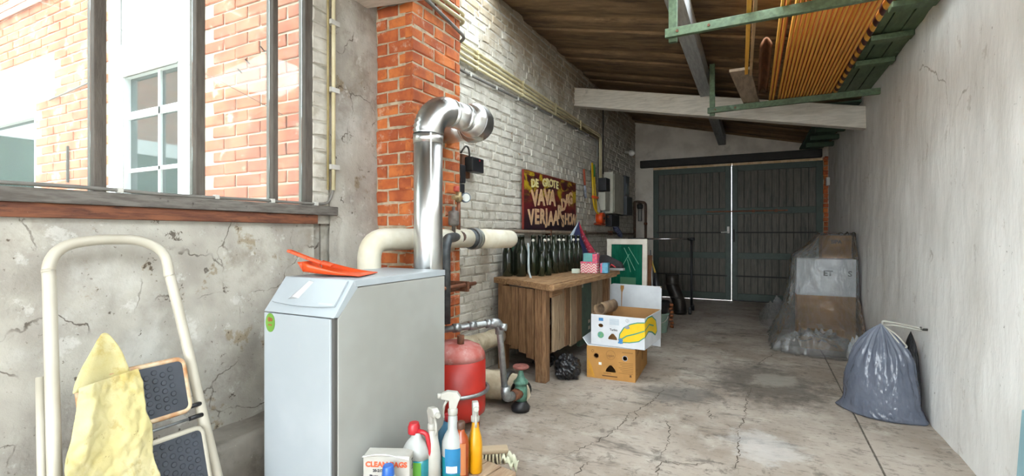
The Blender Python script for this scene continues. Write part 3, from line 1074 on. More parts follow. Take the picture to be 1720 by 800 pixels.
holed_panel(mb, circ(-0.005, 0.012, 0.009), [], 0.001, frame((BX0 + 0.038, BY0 - 0.002, 0.765), (1, 0, 0), (0, 0, 1)))
holed_panel(mb, circ(0.007, 0.012, 0.007), [], 0.001, frame((BX0 + 0.038, BY0 - 0.002, 0.765), (1, 0, 0), (0, 0, 1)))
mb.box(BX0 + 0.028, BX0 + 0.048, BY0 - 0.0025, BY0 - 0.0015, 0.753, 0.759)
part(fp, 'sticker_print', mb, mat('sticker_brown', '#8a5a32', rough=0.5))

# ---- orange dustpan lying on the boiler
d = thing('dustpan', 'orange plastic dustpan lying on top of the white boiler', 'dustpan', (-1.50, 1.42, BT + 0.003))
DP = frame((-1.52, 1.42, BT + 0.004), (0.93, 0.36, 0), (-0.36, 0.93, 0))


def dpt(x, y, z):
    return tuple(DP @ Vector((x, y, z)))


mb = MB()
mb.grid(lambda u, v: dpt(-0.10 + u * 0.24, (v - 0.5) * (0.15 + 0.02 * u), 0.002 + 0.016 * (1 - u) ** 2), 10, 6)
for s_ in (-1, 1):
    mb.grid(lambda u, v, s_=s_: dpt(-0.10 + u * 0.24, s_ * (0.075 + 0.01 * u + 0.008 * v), 0.002 + 0.016 * (1 - u) ** 2 + v * 0.036 * (1 - u) ** 1.2), 10, 2)
mb.grid(lambda u, v: dpt(-0.10 - 0.018 * v, (u - 0.5) * (0.15 + 0.016 * v), 0.018 + v * 0.036), 6, 3)
part(d, 'pan', mb, M_orange, thick=0.003)
mb = MB()
for i, (x, z, w) in enumerate(((-0.02, 0.040, 0.02), (-0.06, 0.046, 0.016), (-0.12, 0.062, 0.012), (-0.19, 0.088, 0.013), (-0.215, 0.097, 0.010))):
    pass
hp = [(-0.015, 0, 0.036), (-0.06, 0, 0.046), (-0.12, 0, 0.066), (-0.19, 0, 0.092), (-0.205, 0, 0.097)]
for a, c_ in zip(hp[:-1], hp[1:]):
    mb.bar(dpt(*a), dpt(*c_), 0.028, 0.012)
part(d, 'handle', mb, M_orange, bevel=0.003)

# ---- flue
fl = thing('flue_pipe', 'shiny aluminium flue rising behind the boiler and bending into the brick pier', 'flue', (-1.45, 1.955, 0))
FXp, FYp, FR = -1.455, 1.955, 0.072
part(fl, 'riser', MB().tube([(FXp, FYp, 0.55), (FXp, FYp, 1.60)], FR, 32), M_alu)
part(fl, 'riser_seam', MB().bar((FXp + 0.055, FYp - 0.052, 0.9), (FXp + 0.055, FYp - 0.052, 1.60), 0.008, 0.004, up=(1, -1, 0)), M_alu)
fdir = Vector((0.13, 1, 0)).normalized()
ec = Vector((FXp, FYp, 1.60)) + fdir * 0.145
pts = arc(ec, 0.145, PI, PI / 2, 13, fdir, (0, 0, 1))
ridged = []
rr = []
for i in range(len(pts) - 1):
    a, c_ = pts[i], pts[i + 1]
    for k in (0, 0.5):
        ridged.append(a.lerp(c_, k))
        rr.append(FR + (0.006 if k == 0 else -0.002))
ridged.append(pts[-1])
rr.append(FR + 0.004)
part(fl, 'ribbed_elbow', MB().tube(ridged, rr, 32), M_alu)
h0 = pts[-1]
h1 = h0 + fdir * 0.21
part(fl, 'horizontal_run', MB().tube([h0, h1], FR, 32), M_alu)
for k in (0.02, 0.125):
    part(fl, 'joint_ring', MB().tube([h0 + fdir * k, h0 + fdir * (k + 0.008)], FR + 0.004, 32), M_alu)
part(fl, 'riser_collar', MB().tube([(FXp, FYp, 1.555), (FXp, FYp, 1.60)], FR + 0.003, 32), M_alu)
part(fl, 'elbow_socket', MB().tube([h1 - fdir * 0.05, h1 - fdir * 0.03, h1 + fdir * 0.0, h1 + fdir * 0.012], [FR + 0.002, FR + 0.016, FR + 0.026, FR + 0.028], 32), M_alu)
ln = Vector((-fdir.y, fdir.x, 0))
RB = 0.115
pts = arc(h1 + ln * RB, RB, 0, PI / 2, 9, -ln, fdir)
ridged, rr = [], []
for i in range(len(pts) - 1):
    for k in (0, 0.5):
        ridged.append(pts[i].lerp(pts[i + 1], k))
        rr.append(FR + (0.028 if k == 0 else 0.021))
ridged.append(pts[-1])
rr.append(FR + 0.024)
part(fl, 'return_elbow', MB().tube(ridged, rr, 32), M_alu)
e0 = pts[-1]
part(fl, 'branch', MB().tube([e0, (-1.715, e0.y + 0.03, e0.z - 0.01)], FR + 0.002, 28), M_alu)
part(fl, 'branch_ring', MB().tube([e0 + ln * 0.02, e0 + ln * 0.03], FR + 0.012, 28), M_alu)
part(fl, 'wall_rose', MB().tube([(-1.722, e0.y + 0.03, e0.z - 0.01), (-1.700, e0.y + 0.03, e0.z - 0.01)], [FR + 0.05, FR + 0.02], 28), mat('smeared_white_plaster', '#b9ada0', '#a3735a', rough=0.9, scale=18))

# ---- insulated pipes
p = thing('insulated_pipe', 'white wrapped pipe bending out of the plaster wall and passing behind the flue', 'pipe', (-1.66, 1.76, 0))
part(p, 'wrap', MB().tube(bend([(-1.70, 1.80, 0.3), (-1.70, 1.80, 1.073), (-1.645, 2.10, 1.075), (-1.62, 2.60, 1.075)], 0.1, 7), 0.058, 20), M_insul)
p = thing('insulated_pipe', 'cream wrapped pipe with blunt end above the wine bottles', 'pipe', (-1.66, 2.7, 1.07))
part(p, 'wrap', MB().tube(bend([(-1.655, 2.70, 1.072), (-1.655, 3.30, 1.064), (-1.95, 3.36, 1.06)], 0.09, 6), 0.068, 20), M_insul)
for y in (2.70, 2.72, 2.745):
    part(p, 'clamp_ring', MB().tube([(-1.655, y - 0.006, 1.072), (-1.655, y + 0.006, 1.072)], 0.073, 20), M_galv)
part(p, 'wrap_end', MB().tube([(-1.655, 2.672, 1.072), (-1.655, 2.70, 1.072)], [0.05, 0.07], 18), M_dark_steel)
p = thing('steel_riser', 'dark steel pipe elbow beside the flue with air vent and pressure gauge', 'pipe', (-1.50, 2.16, 0))
part(p, 'pipe', MB().tube(bend([(-1.53, 2.215, 0.6), (-1.53, 2.215, 1.075), (-1.60, 2.42, 1.085), (-1.655, 2.68, 1.072)], 0.09, 7), 0.029, 16), M_dark_steel)
part(p, 'tee_fitting', MB().tube([(-1.60, 2.46, 1.083), (-1.635, 2.60, 1.075)], 0.04, 16), mat('rusted_fitting', '#6b5248', '#564640', rough=0.7, metal=0.4, scale=30))
v = part(p, 'air_vent', MB().lathe([(0.012, 0), (0.012, 0.05), (0.030, 0.055), (0.033, 0.065), (0.033, 0.13), (0.028, 0.14), (0.010, 0.145), (0.010, 0.165), (0.004, 0.17)], (-1.595, 2.395, 1.10), 18), mat('grey_brass_vent', '#77706a', '#5f5853', rough=0.55, metal=0.4, scale=30))
part(p, 'gauge_pipe', MB().tube([(-1.615, 2.48, 1.08), (-1.615, 2.48, 1.36)], 0.012, 12), M_copper)
part(p, 'cross_fitting', MB().tube([(-1.615, 2.42, 1.325), (-1.615, 2.53, 1.325)], 0.014, 12).tube([(-1.615, 2.48, 1.30), (-1.615, 2.48, 1.36)], 0.019, 12), mat('tarnished_brass', '#a3906a', '#8a7854', rough=0.5, metal=0.5, scale=25))
part(p, 'safety_valve_cap', MB().lathe([(0.016, 0), (0.019, 0.005), (0.019, 0.028), (0.014, 0.034)], (-1.615, 2.455, 1.362), 14), mat('faded_red_cap', '#b34a3c', rough=0.5))
gm = Vector((0.75, -0.55, 0)).normalized()
g = part(p, 'pressure_gauge', MB().tube([Vector((-1.60, 2.535, 1.33)) - gm * 0.012, Vector((-1.60, 2.535, 1.33)) + gm * 0.012], 0.031, 20), mat('gauge_case_blue_grey', '#5f6c78', rough=0.4, metal=0.3))
part(g, 'dial', MB().tube([Vector((-1.60, 2.535, 1.33)) + gm * 0.0125, Vector((-1.60, 2.535, 1.33)) + gm * 0.0135], 0.025, 20), mat('dial_white', '#cfd2ce', rough=0.5))

# ---- copper stubs and grey box on the pier
p = thing('copper_pipes', 'two short copper pipe stubs low on the pier behind the boiler', 'pipe', (-1.68, 2.3, 0.79))
for x, z in ((-1.52, 0.80), (-1.56, 0.775)):
    part(p, 'stub', MB().tube([(x, 2.05, z), (x, 2.52, z)], 0.012, 10), M_copper)
part(p, 'bracket', MB().box(-1.72, -1.50, 2.40, 2.42, 0.76, 0.82), M_rust)
solo('junction_box', MB().box(-1.60, -1.53, 2.10, 2.20, 0.63, 0.80), mat('grey_box', '#a7a9a6', rough=0.5), 'small grey steel box behind the boiler edge', 'box', loc=(-1.56, 2.16, 0.62), bevel=0.005)

# ---- expansion vessel
tk = thing('expansion_vessel', 'red steel expansion vessel with a metal strap behind the boiler', 'tank', (-1.50, 2.27, 0))
TC = (-1.505, 2.285, 0.0)
part(tk, 'shell', MB().lathe([(0.02, 0.05), (0.12, 0.06), (0.165, 0.10), (0.168, 0.13), (0.168, 0.40)], TC, 32), M_tank)
part(tk, 'dome', MB().lathe([(0.168, 0.40), (0.162, 0.43), (0.14, 0.462), (0.09, 0.485), (0.03, 0.492)], TC, 32), M_tank_dust)
part(tk, 'strap', MB().tube([(TC[0] + 0.182 * math.cos(a), TC[1] + 0.182 * math.sin(a), 0.225) for a in [2 * PI * i / 32 for i in range(32)]], 0.011, 8, closed=True), M_galv)
for a in (0.4, 2.5, 4.6):
    part(tk, 'foot', MB().bar((TC[0] + 0.13 * math.cos(a), TC[1] + 0.13 * math.sin(a), 0), (TC[0] + 0.13 * math.cos(a), TC[1] + 0.13 * math.sin(a), 0.1), 0.03, 0.006, up=(math.cos(a), math.sin(a), 0)), M_tank)
part(tk, 'neck', MB().tube([(TC[0] + 0.05, TC[1] - 0.03, 0.48), (TC[0] + 0.05, TC[1] - 0.03, 0.535)], 0.02, 12), M_rust)

# ---- galvanised pipe run with elbow, tap and green valve on the floor
gp = thing('galvanised_pipe', 'galvanised steel pipe running from the vessel and turning down to the floor', 'pipe', (-1.34, 2.55, 0))
G0, G1, G2 = (-1.62, 2.16, 0.555), (-1.345, 2.50, 0.578), (-1.315, 2.53, 0.135)
part(gp, 'pipe', MB().tube(bend([G0, G1, G2], 0.045, 6), 0.0195, 16), M_galv)
d12 = (Vector(G1) - Vector(G0)).normalized()
for k in (0.40, 0.62, 0.86):
    q = Vector(G0).lerp(Vector(G1), k)
    part(gp, 'coupling', MB().tube([q - d12 * 0.022, q + d12 * 0.022], 0.026, 14), M_galv)
part(gp, 'elbow', MB().tube(bend([Vector(G1) - d12 * 0.06, G1, Vector(G1) + Vector((0.004, 0.004, -0.07))], 0.045, 6), 0.0265, 16), M_galv)
part(gp, 'floor_elbow', MB().tube(bend([(-1.316, 2.53, 0.19), (-1.315, 2.53, 0.12), (-1.30, 2.60, 0.115)], 0.04, 6), 0.028, 16), M_galv)
q = Vector(G0).lerp(Vector(G1), 0.75)
part(gp, 'drain_tap', MB().tube([q, q + Vector((0.02, 0.06, -0.012)), q + Vector((0.10, 0.08, -0.02))], 0.014, 10).tube([q + Vector((0.085, 0.078, -0.02)), q + Vector((0.12, 0.085, -0.022))], 0.022, 12), M_galv)
vv = thing('stop_valve', 'green corroded stop valve with rusty handwheel standing on the floor', 'valve', (-1.285, 2.67, 0))
part(vv, 'body', MB().lathe([(0.036, 0.06), (0.04, 0.09), (0.04, 0.15), (0.036, 0.165), (0.046, 0.17), (0.046, 0.185), (0.030, 0.20), (0.022, 0.215), (0.016, 0.24), (0.012, 0.27)], (-1.285, 2.68, 0), 16), M_brass_green)
part(vv, 'union', MB().tube([(-1.30, 2.595, 0.115), (-1.287, 2.66, 0.115)], 0.034, 10), M_rust)
part(vv, 'flange', MB().lathe([(0.055, 0.005), (0.06, 0.03), (0.045, 0.05), (0.038, 0.065)], (-1.285, 2.675, 0), 14), M_black)
part(vv, 'handwheel', MB().lathe([(0.01, 0.262), (0.04, 0.262), (0.05, 0.268), (0.052, 0.276), (0.045, 0.284), (0.03, 0.278), (0.01, 0.284)], (-1.285, 2.68, 0), 18), M_wheel)
ip = thing('insulated_pipe', 'thick felt wrapped pipe with black tape curving along the floor by the vessel', 'pipe', (-1.5, 2.75, 0))
pth = bend([(-1.86, 2.56, 0.32), (-1.60, 2.66, 0.13), (-1.44, 2.78, 0.11), (-1.33, 2.77, 0.10), (-1.285, 2.71, 0.09)], 0.1, 6)
part(ip, 'wrap', MB().tube(pth, [0.092 + 0.006 * fr(i * 0.3, 1, 2, 1) - 0.045 * max(0, i / (len(pth) - 1) - 0.55) / 0.45 for i in range(len(pth))], 18), M_insul_old)
for k in (0.52, 0.84):
    i = int(k * (len(pth) - 1))
    part(ip, 'tape', MB().tube([pth[i], pth[i].lerp(pth[i + 1], 1.0), pth[min(i + 2, len(pth) - 1)]], 0.102 if k < .8 else 0.073, 18), M_black_tape)
ip = thing('insulated_pipe', 'rough felt wrapped pipe running low along the white brick wall', 'pipe', (XL(3.0) + 0.14, 3.0, 0.26))
part(ip, 'wrap', MB().tube([(XL(y) + 0.13, y, 0.30 - 0.022 * (y - 2.7) + 0.012 * fr(y, 0, 0, 4)) for y in [2.65 + 0.06 * i for i in range(13)]], [0.068 + 0.012 * fr(i * 0.4, 3, 3, 1) for i in range(13)], 16), M_insul_old)
part(ip, 'hanger', MB().box(XL(2.9) , XL(2.9) + 0.2, 2.89, 2.91, 0.28, 0.30), M_rust)

# ================================================================== step ladder and cloth
M_cream_tube = mat('cream_enamelled_tube', '#b9b3a4', '#aea797', rough=0.4, scale=4, layers=[('#b09a7c', 9, 0.66, 0.76, 0.4)])
M_tread = mat('black_rubber_tread', '#3c4048', '#33373e', rough=0.6, scale=10)


def lad(y, z, off=0.0):
    """point in the leaning ladder plane, lifted off it by off"""
    return Vector((-1.59 - 0.285 * z + off, y, z + off * 0.28))


la = thing('step_ladder', 'cream tubular folding step ladder leaning on the plaster wall under the window', 'ladder', (-1.59, 0.84, 0))
hoop = [lad(0.575, 0.0), lad(0.60, 0.35), lad(0.645, 0.93)]
hoop += [lad(*q) for q in ((0.648, 0.99), (0.664, 1.035), (0.70, 1.066), (0.76, 1.080), (0.83, 1.083), (0.89, 1.079), (0.94, 1.058), (0.967, 1.025), (0.973, 0.985), (0.972, 0.955), (0.976, 0.93))]
hoop += [lad(0.992, 0.72), lad(1.005, 0.50), lad(1.025, 0.22), lad(1.04, 0.0)]
part(la, 'front_frame', MB().tube(smooth_path(hoop, 5), 0.0165, 16), M_cream_tube)
for ya, yb in ((0.600, 0.56), (1.0, 1.03)):
    part(la, 'rear_leg', MB().tube([lad(ya + 0.015, 0.70, -0.035), lad(yb, 0.0, -0.04)], 0.012, 12), M_cream_tube)
part(la, 'rear_brace', MB().tube([lad(0.58, 0.12, -0.038), lad(1.03, 0.12, -0.038)], 0.011, 10), M_cream_tube)


def tread(y0, y1, z0, z1, name_lbl):
    r = 0.022
    corners = [(y0 + r, z0 + r, PI), (y1 - r, z0 + r, 1.5 * PI), (y1 - r, z1 - r, 0), (y0 + r, z1 - r, 0.5 * PI)]
    rim = []
    for cy, cz, a0 in corners:
        for i in range(5):
            a = a0 + 0.5 * PI * i / 4
            rim.append((cy + r * math.cos(a), cz + r * math.sin(a)))
    n = len(rim)
    mb = MB()
    mb.add([lad(y, z, 0.012) for y, z in rim] + [lad(y, z, 0.026) for y, z in rim], [tuple(range(n))[::-1], tuple(range(n, 2 * n))] + [(i, (i + 1) % n, n + (i + 1) % n, n + i) for i in range(n)])
    mt = part(la, 'tread', mb, M_tread)
    part(mt, 'rim', MB().tube([lad(y, z, 0.02) for y, z in rim], 0.009, 8, closed=True), M_cream_tube if name_lbl else mat('rusty_cream_rim', '#c9b89a', '#b07a4c', rough=0.5, scale=14))
    mb = MB()
    for i in range(int((y1 - y0 - 0.03) / 0.024)):
        for j in range(int((z1 - z0 - 0.03) / 0.026)):
            c_ = lad(y0 + 0.026 + i * 0.024, z0 + 0.026 + j * 0.026 + (0.012 if i % 2 else 0), 0.026)
            mb.tube([c_, c_ + Vector((0.9615, 0, 0.2747)) * 0.0025], [0.009, 0.007], 10)
    o = part(mt, 'grip_dots', mb, M_tread)
    o['kind'] = 'stuff'


tread(0.672, 0.960, 0.497, 0.665, 0)
tread(0.665, 0.985, 0.245, 0.432, 1)
part(la, 'stay_rod', MB().tube([lad(0.63, 0.465, 0.01), lad(0.985, 0.468, 0.01)], 0.005, 8), M_galv)
for z in (0.505, 0.468):
    part(la, 'pivot_bolt', MB().tube([lad(0.955, z, 0.016), lad(1.0, z, 0.01)], 0.008, 8), M_black)

M_yellow = mat('pale_yellow_cloth', '#b8ac78', '#c4ba8e', rough=0.95, scale=7, bump=0.5, bscale=90, bdist=0.003, layers=[('#a68e3a', 6, 0.55, 0.68, 0.6), ('#9a8444', 14, 0.58, 0.68, 0.5), ('#d0c9aa', 4, 0.55, 0.7, 0.5), ('#6e5a34', 34, 0.66, 0.69, 0.6)])
cl = thing('cloth', 'pale yellow cleaning cloth draped over the cream step ladder', 'cloth', (-1.72, 0.73, 0.3))
mb = MB()


def fcloth(u, v):
    # left and right outlines of the hanging cloth, from the fold down
    z = 0.663 - v * 0.50
    yl = 0.662 - 0.058 * min(1, v / 0.42) + 0.006 * math.sin(v * 9)
    yr = 0.812 + 0.010 * v + 0.016 * v * v + 0.004 * math.sin(v * 21)
    y = yl + (yr - yl) * u
    zz = z - 0.018 * (1 - u) * (1 - v) + 0.02 * u * (1 - v) * 0
    o = 0.050 + 0.009 * math.sin(u * 9 + v * 3) * (0.3 + v) + 0.014 * fr(y * 2, z, 4, 3.5) + 0.014 * abs(fr(y * 2, z * 2, 7, 7, 3)) + 0.012 * math.exp(-((u - 0.18) / 0.1) ** 2)
    p_ = lad(y, zz, o)
    return (p_.x + 0.02 * v, p_.y, p_.z)


mb.grid(fcloth, 60, 90)
part(cl, 'hanging_flap', mb, M_yellow, thick=0.004)
mb = MB()


def fcloth2(u, v):
    # back flap standing up in a soft peak behind the fold
    yl = 0.648 + 0.078 * v ** 1.3
    yr = 0.800 - 0.022 * v - 0.022 * v ** 3
    y = yl + (yr - yl) * u
    z = 0.645 + v * (0.135 + 0.012 * math.sin(u * 3)) - 0.012 * (1 - u)
    p_ = lad(y, z, 0.036 + 0.014 * math.sin(u * 5 + 1) * (1 - v) + 0.01 * fr(y, z, 9, 5))
    return tuple(p_)


mb.grid(fcloth2, 18, 16)
part(cl, 'back_flap', mb, M_yellow, thick=0.004)

# ================================================================== cleaning things on the low crate
M_crate = mat('bare_crate_wood', '#8a7058', '#a08a70', rough=0.85, scale=8, stretch=(6, 1, 6), bump=0.3, bscale=40)
M_crate_or = mat('orange_red_crate_side', '#b5532f', '#9c4527', rough=0.7, scale=8)
KZ = 0.16
kr = thing('wooden_crate', 'low wooden crate with orange sides under the cleaning bottles', 'crate', (-1.09, 1.38, 0), rotz=-0.22)
for i in range(1, 5):
    part(kr, 'slat', MB().box(-0.19 + i * 0.076, -0.19 + i * 0.076 + 0.07, -0.40, 0.36, KZ - 0.016, KZ - 0.0005), M_crate, False, bevel=0.002)
part(kr, 'side', MB().box(0.175, 0.19, -0.40, 0.355, 0.005, KZ - 0.017), M_crate_or, False)
part(kr, 'side', MB().box(-0.115, -0.10, -0.40, 0.355, 0.005, KZ - 0.017), M_crate_or, False)
part(kr, 'end', MB().box(-0.10, 0.174, 0.34, 0.355, 0.005, KZ - 0.017), M_crate_or, False)
part(kr, 'end', MB().box(-0.10, 0.174, -0.40, -0.385, 0.005, KZ - 0.017), M_crate_or, False)
mb = MB()
mb.grid(lambda u, v: (-0.915 + 0.05 * u + 0.01 * v, 1.72 + 0.05 * v, 0.166 + 0.02 * abs(math.sin(u * 7 + v * 4)) - 0.05 * max(0, u - 0.4) + 0.015 * math.sin(v * 9)), 10, 10)
solo('rag', mb, mat('greyish_rag', '#b9b6a2', '#a3a48c', rough=0.95), 'small greyish rag on the corner of the low crate', 'rag', loc=(-0.90, 1.74, 0.16), thick=0.003)


def bottle_thing(label, x, y, z=KZ, rotz=0.0, name='spray_bottle'):
    return thing(name, label, 'bottle', (x, y, z), rotz)


def oval(prof, o, sx, sy, seg=20, sq=1.0):
    """lathe squeezed into an oval or rounded box section"""
    mb = MB()
    vs_, n = [], len(prof)
    for r, z in prof:
        for k in range(seg):
            a = 2 * PI * k / seg
            cx_, sx_ = math.cos(a), math.sin(a)
            q = (abs(cx_) ** sq) * (1 if cx_ >= 0 else -1), (abs(sx_) ** sq) * (1 if sx_ >= 0 else -1)
            vs_.append((o[0] + q[0] * r * sx, o[1] + q[1] * r * sy, o[2] + z))
    fs = [(i * seg + k, i * seg + (k + 1) % seg, (i + 1) * seg + (k + 1) % seg, (i + 1) * seg + k) for i in range(n - 1) for k in range(seg)]
    mb.add(vs_, fs, True)
    mb.add(vs_[:seg], [tuple(range(seg))[::-1]])
    mb.add(vs_[-seg:], [tuple(range(seg))])
    return mb


def trigger(root, z, m, s=1.0, m2=None):
    """spray head: collar, sloped head with nozzle, trigger lever (nozzle towards local -x)"""
    part(root, 'collar', MB().lathe([(0.016 * s, 0), (0.017 * s, 0.004), (0.017 * s, 0.02), (0.012 * s, 0.026)], (0, 0, z), 16), m, False)
    hd = part(root, 'spray_head', MB().prism([(-0.040 * s, z + 0.055 * s), (-0.040 * s, z + 0.072 * s), (-0.02 * s, z + 0.082 * s), (0.016 * s, z + 0.078 * s), (0.028 * s, z + 0.06 * s), (0.020 * s, z + 0.045 * s), (0.012 * s, z + 0.022), (-0.012 * s, z + 0.022), (-0.013 * s, z + 0.05 * s)], -0.012 * s, 0.012 * s, 'y'), m, False, bevel=0.003)
    part(hd, 'nozzle', MB().tube([(-0.038 * s, 0, z + 0.064 * s), (-0.052 * s, 0, z + 0.064 * s)], 0.009 * s, 10), m2 or m, False)
    part(hd, 'trigger_lever', MB().tube([(-0.018 * s, 0, z + 0.052 * s), (-0.03 * s, 0, z + 0.03 * s), (-0.034 * s, 0, z + 0.005), (-0.030 * s, 0, z - 0.012)], [0.006, 0.005, 0.005, 0.004], 8), m2 or m, False)


def label_patch(root, name, r0, sx, sy, z0, z1, a0, a1, m, sq=1.0, seg=14):
    mb = MB()

    def fn(u, v):
        a = a0 + (a1 - a0) * u
        cx_, sx_ = math.cos(a), math.sin(a)
        return ((abs(cx_) ** sq) * (1 if cx_ >= 0 else -1) * r0 * sx, (abs(sx_) ** sq) * (1 if sx_ >= 0 else -1) * r0 * sy, z0 + (z1 - z0) * v)
    mb.grid(fn, seg, 3)
    return part(root, name, mb, m, False)


FACE = -0.62         # direction from the crate towards the viewer (angle in the plane)
M_yel = mat('yellow_plastic', '#cf950c', '#c48809', rough=0.35)
M_blue = mat('blue_plastic', '#2459a6', rough=0.35)
M_redp = mat('red_plastic', '#a81c26', rough=0.35)
M_teal_liq = mat('teal_liquid', '#1f7f86', '#1a6a74', rough=0.15)
M_blue_lbl = mat('blue_label', '#20739f', '#1b628a', rough=0.5)
M_paper = mat('white_label', '#e4e4df', rough=0.6)
M_amber = mat('amber_liquid_bottle', '#7c2a14', '#93401c', rough=0.15)
M_clear_pl = mat('cloudy_white_plastic', '#a9aba8', '#9b9d9a', rough=0.35)
M_green_lbl = mat('green_label', '#4f8a2c', rough=0.5)
M_ink = mat('dark_print', '#2c2c33', rough=0.7)

t1 = bottle_thing('yellow spray bottle with white trigger at the end of the cleaning row', -0.982, 1.628, rotz=2.2)
part(t1, 'bottle', oval([(0.030, 0.0), (0.035, 0.006), (0.035, 0.11), (0.031, 0.135), (0.024, 0.155), (0.017, 0.185), (0.015, 0.197)], (0, 0, 0), 1.1, 0.8, sq=0.8), M_yel, False)
trigger(t1, 0.196, M_white_pl, 1.0)
t2 = bottle_thing('amber bottle with tan label in front of the yellow spray bottle', -1.005, 1.56, name='cleaner_bottle')
part(t2, 'bottle', oval([(0.028, 0.0), (0.033, 0.005), (0.033, 0.13), (0.028, 0.155), (0.016, 0.175), (0.014, 0.19)], (0, 0, 0), 0.95, 0.8, sq=0.85), M_amber, False)
part(t2, 'cap', MB().lathe([(0.015, 0.188), (0.016, 0.19), (0.016, 0.212), (0.013, 0.216)], (0, 0, 0), 14), mat('brown_cap', '#4d3427', rough=0.5), False)
label_patch(t2, 'label', 0.0338, 0.95, 0.8, 0.02, 0.14, FACE - 1.3, FACE + 0.2, mat('tan_label', '#a8683c', rough=0.6), 0.85)
t3 = bottle_thing('cloudy spray bottle with blue label and white trigger head', -1.033, 1.545, rotz=0.5)
part(t3, 'bottle', oval([(0.038, 0.0), (0.043, 0.008), (0.043, 0.12), (0.042, 0.14), (0.032, 0.165), (0.020, 0.185), (0.018, 0.235), (0.014, 0.245)], (0, 0, 0), 1, 0.95), M_clear_pl, False)
part(t3, 'liquid', oval([(0.0435, 0.004), (0.0438, 0.01), (0.0438, 0.09)], (0, 0, 0), 1, 0.95), M_teal_liq, False)
label_patch(t3, 'label', 0.0445, 1, 0.95, 0.03, 0.125, FACE - 1.6, FACE + 0.5, M_blue_lbl)
label_patch(t3, 'barcode_patch', 0.0452, 1, 0.95, 0.035, 0.06, FACE - 1.45, FACE - 0.5, M_paper)
trigger(t3, 0.243, M_white_pl, 1.12)
t4 = bottle_thing('white spray bottle with white trigger between red jug and blue label bottle', -1.085, 1.485, rotz=2.6)
part(t4, 'bottle', oval([(0.028, 0.0), (0.034, 0.008), (0.034, 0.10), (0.030, 0.13), (0.024, 0.16), (0.019, 0.19), (0.015, 0.20)], (0, 0, 0), 1, 0.9), M_white_pl, False)
trigger(t4, 0.198, M_white_pl, 1.05)
t5 = bottle_thing('red-capped jug of teal liquid with clear shoulders on the crate', -1.135, 1.452, name='detergent_jug')
part(t5, 'bottle', oval([(0.045, 0.0), (0.052, 0.008), (0.052, 0.10)], (0, 0, 0), 1.05, 0.8, sq=0.75), M_teal_liq, False)
part(t5, 'clear_shoulder', oval([(0.052, 0.10), (0.050, 0.13), (0.036, 0.155), (0.020, 0.172), (0.018, 0.19)], (0, 0, 0), 1.05, 0.8, sq=0.8), M_clear_pl, False)
part(t5, 'cap', MB().lathe([(0.022, 0.184), (0.023, 0.188), (0.023, 0.21), (0.019, 0.218), (0.018, 0.224)], (-0.012, 0, 0), 16), M_redp, False)
part(t5, 'handle', MB().tube(bend([(0.005, 0.0, 0.195), (0.04, 0.01, 0.19), (0.058, 0.012, 0.12), (0.054, 0.012, 0.06)], 0.03, 5), 0.009, 10), M_redp, False)
label_patch(t5, 'label', 0.0528, 1.05, 0.8, 0.02, 0.095, FACE - 1.2, FACE - 0.1, M_green_lbl, 0.75)
bb = thing('refuse_bag_box', 'white printed carton of bin bags beside the boiler', 'carton', (-1.192, 1.365, KZ), rotz=0.42)
part(bb, 'carton', MB().box(-0.085, 0.085, -0.035, 0.035, 0, 0.138), mat('white_carton', '#b5b3ac', '#a9a69d', rough=0.7), False, bevel=0.003)
mb = MB()
mb.grid(lambda u, v: (-0.085 + 0.17 * u, -0.036 - 0.012 * v, 0.139 + 0.012 * math.sin(u * PI * 1.2) * v), 8, 3)
part(bb, 'torn_flap', mb, M_paper, False, thick=0.002)
TF = lambda x, z, e=0.036: frame((x, -e, z), (1, 0, 0), (0, 0, 1))
part(bb, 'red_lettering', text_into(MB(), 'CLEAN BAGS', TF(0.0, 0.108, 0.0365), 0.026, 0.001, True), mat('orange_red_print', '#d2562e', rough=0.6), False)
mb = text_into(MB(), '20-217 PEZ 12', TF(-0.01, 0.086, 0.0365), 0.013, 0.001, True)
text_into(mb, 'Photo', TF(-0.045, 0.066, 0.0365), 0.013, 0.001, True)
part(bb, 'black_lettering', mb, M_ink, False)
part(bb, 'blue_print', MB().box(-0.08, 0.0, -0.0365, -0.035, 0.0, 0.05), M_blue_lbl, False)
mb = text_into(MB(), 'Swirl', frame((0.0355 + 0.05, 0.0, 0.10), (0, 0, -1), (0, -1, 0)), 0.02, 0.001)
part(bb, 'side_lettering', mb, M_ink, False)
bc_ = thing('cleaner_bottle', 'small bottle with bright blue cap in front of the bin bag carton', 'bottle', (-1.140, 1.300, KZ - 0.0))
part(bc_, 'bottle', oval([(0.026, 0.0), (0.03, 0.005), (0.03, 0.08), (0.02, 0.1)], (0, 0, 0), 1, 1), M_white_pl, False)
part(bc_, 'cap', MB().lathe([(0.0225, 0.085), (0.023, 0.09), (0.019, 0.125), (0.016, 0.13)], (0, 0, 0), 18), M_blue, False)
t6 = bottle_thing('blue bottle half hidden behind the white spray bottles', -1.09, 1.60, name='cleaner_bottle')
part(t6, 'bottle', oval([(0.032, 0.0), (0.036, 0.006), (0.036, 0.14), (0.02, 0.17), (0.016, 0.19)], (0, 0, 0), 1.3, 0.8), mat('dusty_blue_plastic', '#4b7f9e', rough=0.4), False)
part(t6, 'cap', MB().lathe([(0.017, 0.19), (0.017, 0.215), (0.014, 0.218)], (0, 0, 0), 14), M_redp, False)
br = thing('scrubbing_brush', 'cream bristled scrubbing brush lying on the floor behind the bottles', 'brush', (-1.12, 2.02, 0), rotz=0.6)
part(br, 'back', MB().box(-0.075, 0.075, -0.03, 0.03, 0.045, 0.068), mat('pale_brush_wood', '#b7a387', rough=0.7), False, bevel=0.008)
mb = MB()
